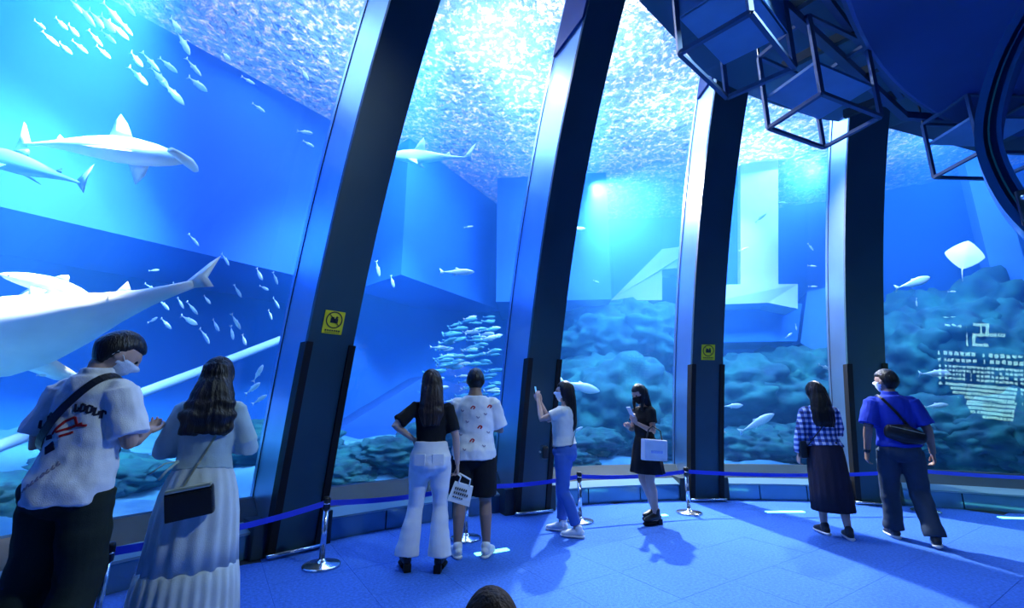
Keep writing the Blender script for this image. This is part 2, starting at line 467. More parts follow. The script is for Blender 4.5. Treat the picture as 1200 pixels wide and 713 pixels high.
wire_cube([(2.49, 3.89), (3.26, 4.23), (3.44, 3.71), (2.67, 3.39)], 'wire cube with blue shelf hanging in the middle of the ceiling')
wire_cube([(4.99, 4.85), (5.79, 4.89), (5.79, 4.33), (4.98, 4.30)], 'small far wire cube hanging at right beside the round portal', 4.7, 4.42)

# ------------------------------------------------------------------ round portal frame at the right
PC = Vector((2.72, 2.36, 0)); PU = Vector((.655, -.755, 0)); PN = Vector((.755, .655, 0))
path = [(1.15, .05), (.72, .92), (.46, 1.55), (.28, 1.96), (.12, 2.25), (.03, 2.52), (0, 2.86), (.07, 3.16), (.22, 3.48), (.5, 3.85), (.9, 4.12), (1.4, 4.22), (1.9, 4.05), (2.3, 3.65), (2.52, 3.1), (2.55, 2.6), (2.4, 2.0), (2.1, 1.2), (1.75, .05)]
def smooth_path(p, n=4):
    out = []
    for i in range(len(p) - 1):
        p0, p1, p2, p3 = (Vector(p[max(i - 1, 0)]), Vector(p[i]), Vector(p[i + 1]), Vector(p[min(i + 2, len(p) - 1)]))
        for j in range(n):
            t = j / n
            out.append(.5 * ((2 * p1) + (p2 - p0) * t + (2 * p0 - 5 * p1 + 4 * p2 - p3) * t * t + (3 * p1 - p0 - 3 * p2 + p3) * t ** 3))
    return out + [Vector(p[-1])]
path = smooth_path(path)
def portal_part(name, w0, w1, d0, d1, m_):
    v, f = [], []
    n = len(path)
    for k, (u, z) in enumerate(path):
        a, b = path[max(k - 1, 0)], path[min(k + 1, n - 1)]
        t = Vector((b[0] - a[0], b[1] - a[1])).normalized(); nn = Vector((t.y, -t.x))   # inward normal
        for w, d in ((w0, d0), (w1, d0), (w1, d1), (w0, d1)):
            v.append(PU * (u + nn.x * w) + Vector((0, 0, z + nn.y * w)) + PN * d)
    for k in range(n - 1):
        for i in range(4): f.append((k * 4 + i, k * 4 + (i + 1) % 4, k * 4 + 4 + (i + 1) % 4, k * 4 + 4 + i))
    f += [(0, 1, 2, 3), tuple((n - 1) * 4 + 3 - i for i in range(4))]
    return mesh_obj(name, v, f, m_, portal)
portal = empty('round_portal', PC, 0, 'dark blue round portal frame at the right edge, curving up to the ceiling', 'frame')
MAT['portal'] = mat('portal', (.012, .05, .16), .35, metal=.2)
MAT['portal_rim'] = mat('portal_rim', (.05, .20, .50), .22, metal=.5)
portal_part('web', .015, .088, .02, .16, MAT['portal'])
portal_part('outer_rim', -.010, .028, -.02, .18, MAT['portal_rim'])
portal_part('inner_rim', .080, .100, -.02, .18, MAT['portal_rim'])
portal_part('cable', .045, .053, -.01, .02, MAT['steel'])
k = 4; bc = PU * .125 + Vector((0, 0, 2.42))
MB().box(bc + PN * -.02, (.07, .05, .20), Matrix.Rotation(math.radians(-49), 4, 'Z'), .01).build('bracket', MAT['steel_dark'], portal)
for dz in (-.05, .05):
    MB().add(*ball(bc + PN * -.06 + Vector((0, 0, dz)), .02, 10)).build('bolt', MAT['steel'], portal, True)
MB().box((PU * 1.45 + Vector((0, 0, .03))), (1.5, .4, .06), Matrix.Rotation(math.radians(-49), 4, 'Z'), .01).build('foot', MAT['portal'], portal)

# ------------------------------------------------------------------ belt barriers
def stanchion(loc, nxt, label, h=.56, sag=.03, prev=None):
    root = empty('belt_stanchion', (loc[0], loc[1], 0), 0, label, 'stanchion', 'belt stanchions along the window')
    MB().lathe([(.158, 0), (.160, .012), (.150, .020), (.05, .030), (.035, .045), (.026, .06)], (0, 0, .001), 32).build('base', MAT['steel'], root, True)
    MB().lathe([(.024, .05), (.024, h - .10)], (0, 0, 0), 20).build('pole', MAT['steel'], root, True)
    MB().lathe([(.028, h - .105), (.033, h - .10), (.033, h - .015), (.027, h), (.01, h + .002)], (0, 0, 0), 24).build('head', MAT['black_plastic'], root, True)
    MB().lathe([(.0335, h - .06), (.0345, h - .06), (.0345, h - .052), (.0335, h - .052)], (0, 0, 0), 24).build('collar', MAT['steel'], root, True)
    if nxt:
        a = Vector((0, 0, h - .055)); b = Vector((nxt[0] - loc[0], nxt[1] - loc[1], h - .055))
        d = (b - a).normalized(); a += d * .03; b -= d * .03
        n = 14; v = []; f = []; s = d.cross(Vector((0, 0, 1)))
        for k in range(n + 1):
            t = k / n; p = a.lerp(b, t) - Vector((0, 0, sag * 4 * t * (1 - t)))
            tw = math.sin(PI * t) * .25
            u = Vector((0, 0, 1)) * math.cos(tw) + s * math.sin(tw)
            for q in (p - u * .024 - s * .001, p + u * .024 - s * .001, p + u * .024 + s * .001, p - u * .024 + s * .001): v.append(q)
        for k in range(n):
            for i in range(4): f.append((k * 4 + i, k * 4 + (i + 1) % 4, k * 4 + 4 + (i + 1) % 4, k * 4 + 4 + i))
        f += [(0, 1, 2, 3), tuple(n * 4 + 3 - i for i in range(4))]
        mesh_obj('belt', v, f, MAT['belt'], root)
ST = [(-3.05, 1.45), (-2.38, 2.90), (-1.63, 4.24), (-.47, 5.04), (.82, 5.74), (2.28, 6.18), (5.43, 6.31), (7.6, 5.6)]
SL = ['', 'chrome belt stanchion between the printed-shirt man and the long-dressed woman', 'chrome belt stanchion in the open in front of the nearest leaning column',
      'chrome belt stanchion behind the couple in white jeans and white tee', 'chrome belt stanchion behind the woman raising her phone',
      'chrome belt stanchion left of the curved column with the small yellow sign', 'chrome belt stanchion behind the man in the blue shirt']
for k in range(1, 7): stanchion(ST[k], ST[k + 1], SL[k], sag=.05 if k == 5 else .03)
stanchion(ST[0], ST[1], 'chrome belt stanchion just left of the man in the printed shirt')

# turquoise pools of light on the carpet, added as glowing strips
MAT['floor_light'] = mat('floor_light', (.3, .8, .8), .4, emit=(.25, .95, .85), estr=2.2)
for k, (x, y, a, w) in enumerate([(-.18, 4.62, 28, .34), (1.83, 6.02, 20, .26), (3.55, 6.25, 2, .5), (6.35, 5.95, -8, .6)]):
    o = MB().box((0, 0, .006), (w, .07, .010), bev=.003).build('floor_light', MAT['floor_light'])
    o.location = (x, y, 0); o.rotation_euler = (0, 0, math.radians(a))
    tag(o, ['turquoise glowing strip in the carpet between the feet of the man in the white tee', 'turquoise glowing floor strip beside the shoes of the woman in black',
            'turquoise glowing floor strip behind the feet of the plaid-shirted woman', 'turquoise glowing floor strip at the far right edge'][k], 'floor light', 'floor lights')  # pools of light on the carpet, not floor lamps

# back-lit information stand; its reflection shows in the fifth window
MAT['glow_text'] = mat('glow_text', (.8, .9, .85), .5, emit=(.42, 1.0, .82), estr=15.0)
stand = empty('information_stand', (6.50, 4.78, 0), 0, 'dark back-lit information stand with glowing number 5, mirrored in the fifth window', 'sign')
MB().box((0, -.05, 1.12), (.66, .08, 1.86), bev=.01).build('panel', MAT['black_plastic'], stand)
for sx in (-.3, .3): MB().box((sx, -.05, .15), (.05, .05, .30)).build('leg', MAT['steel_dark'], stand)
MB().box((0, -.05, .012), (.74, .34, .024), bev=.006).build('foot', MAT['steel_dark'], stand)
def lit(nm, boxes):
    mb = MB()
    for x, z, w, h in boxes: mb.box((-x, -.006, z), (w, .006, h))
    o = mb.build(nm, MAT['glow_text'], stand); o['kind'] = 'stuff'; return o
q = 1.74
lit('number_5', [(.02, q + .18, .12, .05), (-.024, q + .09, .036, .14), (.02, q, .12, .05), (.064, q - .09, .036, .14), (.02, q - .18, .12, .05)])
lit('zone_word', [(-.15 + .03 * i, q + .01, .022, .06) for i in range(4)])
lit('title_row', [(-.27 + .066 * i, 1.38, .048, .070) for i in range(9) if i != 4])
rows = []
for r_ in range(4):
    for i in range(12):
        if rnd.random() < .88: rows.append((-.27 + .048 * i, 1.26 - .075 * r_, .036, .042))
lit('text_rows', rows)
rows = []
for r_ in range(7):
    for i in range(int(14 - r_ * 1.4)): rows.append((-.27 + .012 * r_ + .040 * i, .93 - .075 * r_, .034, .050))
lit('text_block', rows)
lit('corner_words', [(.25, 1.90, .07, .04), (.17, 1.885, .04, .04)])
# ------------------------------------------------------------------ the tank
def cam_ray(px, py):
    return _F + _R * ((px - 600) / FPX) - _U * ((py - 356.5) / FPX)
EYE = Vector((0, 0, 1.38))
def at_r(px, py, r):              # point on a ray where it is r metres from the gallery's centre
    d = cam_ray(px, py); a = d.x ** 2 + d.y ** 2
    ex, ey = EYE.x - CX, EYE.y - CY
    b = 2 * (ex * d.x + ey * d.y); c_ = ex * ex + ey * ey - r * r
    t = (-b + math.sqrt(b * b - 4 * a * c_)) / (2 * a)
    return EYE + d * t

n = 48
A0, A1 = 178.0, 30.0
def wall_sweep(name, sec, m_, a0=A0, a1=A1, n=48):
    v, f = arc_sweep(sec, a0, a1, n)
    o = mesh_obj(name, v, f, m_); tag(o, kind='structure'); return o
wall_sweep('wall_back', [(RWALL, -.4), (RWALL, 8.6), (RWALL + .3, 8.6), (RWALL + .3, -.4)], MAT['tank_paint'])
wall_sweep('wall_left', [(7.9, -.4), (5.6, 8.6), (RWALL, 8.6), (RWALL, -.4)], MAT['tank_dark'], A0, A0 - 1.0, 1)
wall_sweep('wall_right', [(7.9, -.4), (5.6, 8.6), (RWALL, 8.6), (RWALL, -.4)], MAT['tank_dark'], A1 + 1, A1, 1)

def plan_block(name, plan, z0, z1, m_):
    k = len(plan); v = [(p[0], p[1], z0) for p in plan] + [(p[0], p[1], z1) for p in plan]
    f = [tuple(range(k))[::-1], tuple(range(k, 2 * k))] + [(i, (i + 1) % k, k + (i + 1) % k, k + i) for i in range(k)]
    o = mesh_obj(name, v, f, m_); tag(o, kind='structure'); return o
def prism(name, pix, r, depth, m_):
    P = [at_r(x, y, r) for x, y in pix]; c_ = sum(P, Vector()) / len(P)
    d = Vector((c_.x - CX, c_.y - CY, 0)).normalized() * depth
    k = len(P); v = P + [p + d for p in P]
    f = [tuple(range(k))[::-1], tuple(range(k, 2 * k))] + [(i, (i + 1) % k, k + (i + 1) % k, k + i) for i in range(k)]
    o = mesh_obj(name, v, f, m_); tag(o, kind='structure'); return o
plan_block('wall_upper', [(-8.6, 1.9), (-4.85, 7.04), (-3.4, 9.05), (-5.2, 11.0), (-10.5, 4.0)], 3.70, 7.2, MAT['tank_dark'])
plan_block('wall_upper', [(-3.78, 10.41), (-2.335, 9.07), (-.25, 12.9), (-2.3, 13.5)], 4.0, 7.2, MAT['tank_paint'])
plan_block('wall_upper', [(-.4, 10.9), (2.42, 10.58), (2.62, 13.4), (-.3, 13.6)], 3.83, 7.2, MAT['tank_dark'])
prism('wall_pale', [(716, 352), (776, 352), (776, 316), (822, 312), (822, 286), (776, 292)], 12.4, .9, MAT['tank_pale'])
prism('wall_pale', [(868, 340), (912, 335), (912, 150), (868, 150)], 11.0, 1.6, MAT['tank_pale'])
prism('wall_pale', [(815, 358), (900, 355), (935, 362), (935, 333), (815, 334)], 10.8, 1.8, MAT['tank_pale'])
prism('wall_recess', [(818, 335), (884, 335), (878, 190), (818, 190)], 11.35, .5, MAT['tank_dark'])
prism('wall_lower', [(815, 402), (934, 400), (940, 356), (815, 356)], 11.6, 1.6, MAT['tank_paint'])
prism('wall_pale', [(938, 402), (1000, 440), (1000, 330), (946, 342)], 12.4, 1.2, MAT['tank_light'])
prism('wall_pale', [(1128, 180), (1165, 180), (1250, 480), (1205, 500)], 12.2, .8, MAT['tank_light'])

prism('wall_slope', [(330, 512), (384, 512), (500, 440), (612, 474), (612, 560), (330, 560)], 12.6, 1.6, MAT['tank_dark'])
# tank floor
nr, na = 14, 90
v, f = [], []
for i in range(nr + 1):
    for k in range(na + 1):
        r = 7.98 + (RWALL - 7.98) * i / nr; a = A0 + (A1 - A0) * k / na
        p = pol(r, a); h = .05 + .9 * (i / nr) ** 1.3 + .35 * noise.noise(Vector((p.x * .7, p.y * .7, 3))) + .1 * noise.noise(p * 2.3)
        v.append((p.x, p.y, max(.02, h)))
for i in range(nr):
    for k in range(na): f.append((i * (na + 1) + k, i * (na + 1) + k + 1, (i + 1) * (na + 1) + k + 1, (i + 1) * (na + 1) + k))
tag(mesh_obj('tank_floor', v, f, MAT['sand'], smooth=True), kind='structure')

# boulders and reef rocks, each one a thing
rock_me = []
for s in range(6):
    b = bmesh.new(); bmesh.ops.create_icosphere(b, subdivisions=5, radius=1.0)
    for q in b.verts:
        p = q.co.copy(); o3 = Vector((s * 7.1, s * 3.3, 0))
        k = .30 * noise.noise(p * 1.3 + o3) + .30 * abs(noise.noise(p * 2.9 + o3)) + .16 * noise.noise(p * 6 + o3) + .08 * noise.noise(p * 13 + o3)
        q.co = p * (1 + k); q.co.z *= .85
    me = bpy.data.meshes.new('reef_rock'); b.to_mesh(me); b.free()
    me.polygons.foreach_set('use_smooth', [True] * len(me.polygons)); me.materials.append(MAT['rock']); rock_me.append(me)
ROCKS = [  # px, py, radius from the gallery centre, size, height factor, label
    (30, 590, 10.5, .7, .5, 'low teal rock at the bottom left corner of the tank'), (110, 560, 11.5, .8, .45, 'low teal rock behind the man in the printed shirt'),
    (330, 520, 11.5, .9, .5, 'low rock in the tank between the long-dressed woman and the nearest column'),
    (405, 560, 9.6, .55, .5, 'small low rock just right of the nearest column base'), (455, 535, 9.8, .7, .5, 'rough rock left of the woman in white jeans'),
    (530, 520, 11.2, 1.1, .75, 'broad rough rock behind the couple in white jeans and white tee'), (585, 515, 10.6, .7, .8, 'dark rock beside the column behind the phone-raising woman'),
    (470, 262, 12.8, 1.0, .7, 'rough coral rock high on the tank wall beside the nearest column'),
    (665, 540, 9.8, .6, .5, 'low rock behind the legs of the phone-raising woman'), (700, 400, 12.6, 1.3, .8, 'large green-tinted rock shelf in the third window, left half'),
    (760, 395, 12.4, 1.3, .8, 'large green-tinted rock shelf in the third window, right half'), (720, 475, 11.6, 1.5, .9, 'big teal reef rock between the two women with phones'),
    (690, 520, 10.2, .7, .5, 'bumpy pale rock ridge between the two women with phones'), (775, 510, 10.6, .9, .7, 'rough rock right of the woman in black'),
    (860, 470, 12.2, 1.5, .8, 'broad reef rock in the fourth window, left half'), (930, 460, 12.0, 1.4, .8, 'broad reef rock in the fourth window, right half'),
    (880, 525, 10.4, .8, .6, 'low rock at the bottom of the fourth window, left'), (945, 520, 10.6, .8, .6, 'low rock behind the plaid-shirted woman'),
    (985, 480, 11.6, 1.0, 1.0, 'tall rock at the right edge of the fourth window'), (1075, 430, 12.4, 1.2, 1.1, 'dark tall reef rock right of the blue-shirted man head'),
    (1120, 400, 12.6, 1.3, 1.1, 'dark upper reef rock under the white ray'), (1170, 430, 12.2, 1.2, 1.1, 'teal reef rock at the far right of the tank'),
    (1090, 510, 10.8, 1.0, .8, 'rough rock right of the blue-shirted man'), (1150, 520, 10.4, .9, .8, 'rough low rock near the right edge of the photo'), (1205, 510, 10.2, .9, .9, 'rough low rock cut by the right edge of the photo'),
    (1060, 515, 10.2, .6, .7, 'small rock behind the blue-shirted man shoulder')]
REEFS = {9: ('broad reef mass filling the lower third window between the two women with phones', (9, 10, 11, 13)),
         14: ('broad reef mass filling the lower fourth window behind the plaid-shirted woman', (14, 15, 18)),
         19: ('tall dark reef mass in the fifth window under the white ray', (19, 20, 21, 22, 23, 24)),
         5: ('rough reef mass behind the couple in white jeans and white tee', (5, 6))}
member = {i: k for k, (lb, ids) in REEFS.items() for i in ids}
reef = {}
for k, (px, py, r, s, h, lb) in enumerate(ROCKS):
    o = bpy.data.objects.new('reef_rock' if k not in member else 'rock', rock_me[k % 6]); COL.objects.link(o)
    o.location = at_r(px, py, r); o.scale = (s, s, s * h); o.rotation_euler = (0, 0, k * 1.7)
    if k in member:
        g = member[k]
        if g not in reef:
            q = o.location.copy(); q.z = 0
            reef[g] = empty('reef', q, 0, REEFS[g][0], 'reef')
        o.parent = reef[g]; o.location = o.location - reef[g].location
    else: tag(o, lb, 'rock', 'reef rocks in the tank')
o = MB().tube([at_r(-60, 548, 10.6), at_r(0, 523, 10.8), at_r(120, 478, 11.0), at_r(230, 437, 11.2), at_r(330, 398, 11.4), at_r(390, 374, 11.6)], .07, 12).build('tank_pipe', MAT['tank_pale'], smooth=True)  # solid pale tube standing in for a reflected light strip
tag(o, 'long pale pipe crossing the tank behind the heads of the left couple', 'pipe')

# water surface, rippled
NX = 150
v, f = [], []
aa = np.linspace(A0, A1, 300); rr = np.linspace(5.2, RWALL, 110)
for a in aa:
    for r in rr:
        p = pol(r, a)
        z = ZSURF + .05 * noise.noise(Vector((p.x * 1.6, p.y * 1.6, 0))) + .055 * noise.noise(Vector((p.x * 4.2, p.y * 4.2, 5))) + .028 * noise.noise(Vector((p.x * 9, p.y * 9, 9)))
        v.append((p.x, p.y, z))
nr = len(rr)
f = [(i * nr + k, i * nr + k + 1, (i + 1) * nr + k + 1, (i + 1) * nr + k) for i in range(len(aa) - 1) for k in range(nr - 1)]
MAT['water_surface'] = m_ = bpy.data.materials.new('water_surface'); m_.use_nodes = True
nt = m_.node_tree; nt.nodes.remove(nt.nodes['Principled BSDF'])
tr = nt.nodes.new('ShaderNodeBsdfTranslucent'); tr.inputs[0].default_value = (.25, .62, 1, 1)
gl = nt.nodes.new('ShaderNodeBsdfGlass'); gl.inputs[0].default_value = (.9, .95, 1, 1); gl.inputs[1].default_value = .04; gl.inputs[2].default_value = 1.33
mx = nt.nodes.new('ShaderNodeMixShader'); mx.inputs[0].default_value = .45
tc = nt.nodes.new('ShaderNodeTexCoord'); nz = nt.nodes.new('ShaderNodeTexNoise'); nz.inputs['Scale'].default_value = 11; nz.inputs['Detail'].default_value = 4
bp = nt.nodes.new('ShaderNodeBump'); bp.inputs['Strength'].default_value = 1.0; bp.inputs['Distance'].default_value = .2
nt.links.new(tc.outputs['Object'], nz.inputs['Vector']); nt.links.new(nz.outputs['Fac'], bp.inputs['Height'])
for s in (tr, gl): nt.links.new(bp.outputs['Normal'], s.inputs['Normal'])
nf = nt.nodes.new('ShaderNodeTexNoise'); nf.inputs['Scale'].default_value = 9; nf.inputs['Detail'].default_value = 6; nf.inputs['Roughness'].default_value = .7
rf = nt.nodes.new('ShaderNodeValToRGB'); rf.color_ramp.elements[0].position = .50; rf.color_ramp.elements[0].color = (.13, .34, .84, 1); rf.color_ramp.elements[1].position = .66; rf.color_ramp.elements[1].color = (.95, .97, 1, 1)   # white light sparkle painted into the surface colour
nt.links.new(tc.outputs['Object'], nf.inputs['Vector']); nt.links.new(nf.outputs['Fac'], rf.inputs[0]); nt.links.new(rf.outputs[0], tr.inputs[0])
nt.links.new(tr.outputs[0], mx.inputs[1]); nt.links.new(gl.outputs[0], mx.inputs[2]); nt.links.new(mx.outputs[0], nt.nodes['Material Output'].inputs['Surface'])
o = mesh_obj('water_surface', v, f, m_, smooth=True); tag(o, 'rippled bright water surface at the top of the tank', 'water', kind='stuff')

# the water itself: it tints and scatters
MAT['water'] = m_ = bpy.data.materials.new('water'); m_.use_nodes = True
nt = m_.node_tree; nt.nodes.remove(nt.nodes['Principled BSDF'])
sc_ = nt.nodes.new('ShaderNodeVolumeScatter'); sc_.inputs['Color'].default_value = (.05, .32, 1, 1); sc_.inputs['Density'].default_value = .10; sc_.inputs['Anisotropy'].default_value = .2
ab = nt.nodes.new('ShaderNodeVolumeAbsorption'); ab.inputs['Color'].default_value = (.22, .60, 1, 1); ab.inputs['Density'].default_value = .08
ad = nt.nodes.new('ShaderNodeAddShader')
nt.links.new(sc_.outputs[0], ad.inputs[0]); nt.links.new(ab.outputs[0], ad.inputs[1]); nt.links.new(ad.outputs[0], nt.nodes['Material Output'].inputs['Volume'])
zz = [-.35, .33, 1.2, 2.2, 3.2, 4.2, 5.2, 6.2, ZSURF - .12]
sec = [(RPANE + .10 - off(z), z) for z in zz] + [(RWALL + .15, ZSURF - .12), (RWALL + .15, -.35)]
v, f = arc_sweep(sec, A0 - .5, A1 + .5, 40)
o = mesh_obj('tank_water', v, f, m_); tag(o, 'blue water filling the whole aquarium tank behind the windows', 'water', kind='stuff')
# ------------------------------------------------------------------ people
def fuse(name, shapes, voxel, m_, parent, smooth=2, disp=None):
    """union of closed shapes into one continuous skin"""
    mb = MB()
    for v, f in shapes: mb.add(v, f)
    me = bpy.data.meshes.new('tmp'); me.from_pydata([tuple(p) for p in mb.v], [], mb.f)
    bm = bmesh.new(); bm.from_mesh(me)
    bm.to_mesh(me); bm.free()
    t = bpy.data.objects.new('tmp', me); COL.objects.link(t)
    r = t.modifiers.new('r', 'REMESH'); r.mode = 'VOXEL'; r.voxel_size = voxel; r.use_smooth_shade = True
    s = t.modifiers.new('s', 'SMOOTH'); s.iterations = smooth; s.factor = .5
    dg = bpy.context.evaluated_depsgraph_get()
    out = bpy.data.meshes.new_from_object(t.evaluated_get(dg))
    bpy.data.objects.remove(t); bpy.data.meshes.remove(me)
    out.name = name
    if disp:
        nrm = [q.vector.copy() for q in out.vertex_normals]
        for i, q in enumerate(out.vertices): q.co += nrm[i] * disp(q.co)
    out.polygons.foreach_set('use_smooth', [True] * len(out.polygons))
    out.materials.clear(); out.materials.append(m_)
    o = bpy.data.objects.new(name, out); COL.objects.link(o)
    if parent: o.parent = parent
    return o

V = Vector
TORSO = {'m': [(.79, .09, .08, -.005), (.86, .155, .115, -.015), (.93, .163, .120, -.015), (1.00, .150, .110, -.005), (1.08, .143, .105, 0), (1.18, .157, .112, .005), (1.28, .163, .118, .005), (1.355, .160, .100, -.005), (1.405, .120, .082, -.01), (1.44, .075, .068, -.01), (1.49, .056, .060, 0), (1.55, .053, .058, .01)],
         'f': [(.79, .09, .08, -.005), (.86, .165, .118, -.02), (.93, .168, .122, -.02), (1.00, .140, .105, -.005), (1.08, .121, .095, 0), (1.18, .133, .102, .005), (1.27, .143, .116, .012), (1.345, .136, .092, 0), (1.395, .100, .072, -.01), (1.43, .060, .056, -.01), (1.48, .045, .049, 0), (1.55, .043, .048, .01)]}
ARM_R = [.050, .046, .043, .040, .040, .033, .026]
LEG_R = [.092, .084, .068, .056, .058, .048, .037, .036]

def head_mesh(inflate=None, n=36, m=26):
    v, f = [], []
    for i in range(1, m):
        t = PI * i / m
        for k in range(n):
            a = 2 * PI * k / n
            x, y, z = math.sin(t) * math.sin(a), math.sin(t) * math.cos(a), math.cos(t)
            q = V((x * .083, y * .104, z * .122))
            if z < 0:
                q.x *= 1 - .36 * (-z) ** 1.4
                if y < 0: q.y *= 1 - .5 * (-z) ** 1.1
                else: q.y *= 1 + .06 * (-z)
            if y > .2:
                g = lambda cx, cz, sx, sz: math.exp(-((x - cx) / sx) ** 2 - ((z - cz) / sz) ** 2)
                q.y += .024 * g(0, -.20, .13, .14) + .008 * g(0, -.02, .10, .2) - .011 * (g(.40, .02, .2, .13) + g(-.40, .02, .2, .13)) + .006 * g(0, .2, .6, .1) + .007 * g(0, -.50, .28, .07) + .010 * g(0, -.85, .3, .16)
            if inflate: q *= inflate(x, y, z)
            v.append(q)
    for i in range(m - 2):
        for k in range(n): f.append((i * n + k, (i + 1) * n + k, (i + 1) * n + (k + 1) % n, i * n + (k + 1) % n))
    f.append(tuple(range(n))); f.append(tuple(range((m - 2) * n, (m - 1) * n))[::-1])
    return v, f

def rotm(pitch=0, yaw=0, roll=0):   # pitch<0 looks down, yaw>0 looks left
    return Matrix.Rotation(math.radians(yaw), 3, 'Z') @ Matrix.Rotation(math.radians(pitch), 3, 'X') @ Matrix.Rotation(math.radians(roll), 3, 'Y')

def hand_shapes(w, d, n, thumb, curl, k):
    """w wrist, d finger direction, n palm normal, thumb: +1/-1 picks the thumb side along d x n"""
    d = V(d).normalized(); n = V(n); n = (n - d * n.dot(d)).normalized(); u = d.cross(n) * thumb
    out = [loft([w - d * .02, w + d * .01, w + d * .045 * k, w + d * .085 * k, w + d * .095 * k], [(.024 * k, .019 * k), (.027 * k, .018 * k), (.039 * k, .016 * k), (.040 * k, .013 * k), (.034 * k, .009 * k)], 12, u)]
    for j, (ox, L) in enumerate(((.031, .068), (.0105, .078), (-.0105, .072), (-.031, .056))):
        p = w + (d * .083 + u * ox) * k; dd = d.copy(); pts = [p - d * .015 * k, p]
        ax = d.cross(n)
        for s in range(3):
            a = curl * (.7, 1.0, .7)[s] * (1 + .06 * j)
            dd = (dd * math.cos(a) + n * math.sin(a) if s == 0 else (Matrix.Rotation(a, 3, dd.cross(n) if dd.cross(n).length > .2 else ax) @ dd))
            p = p + dd * L * k * (.45, .32, .23)[s]; pts.append(p)
        out.append(rounded(pts, [.0088 * k, .0088 * k, .0082 * k, .0076 * k, .0066 * k], 8))
    t0 = w + (d * .022 + u * .024) * k; t1 = w + (d * .05 + u * .050 + n * .012) * k; t2 = w + (d * .082 + u * .055 + n * (.02 + .012 * curl)) * k; t3 = w + (d * .103 + u * .048 + n * (.024 + .02 * curl)) * k
    out.append(rounded([t0, t1, t2, t3], [.014 * k, .0115 * k, .0098 * k, .0080 * k], 8))
    return out

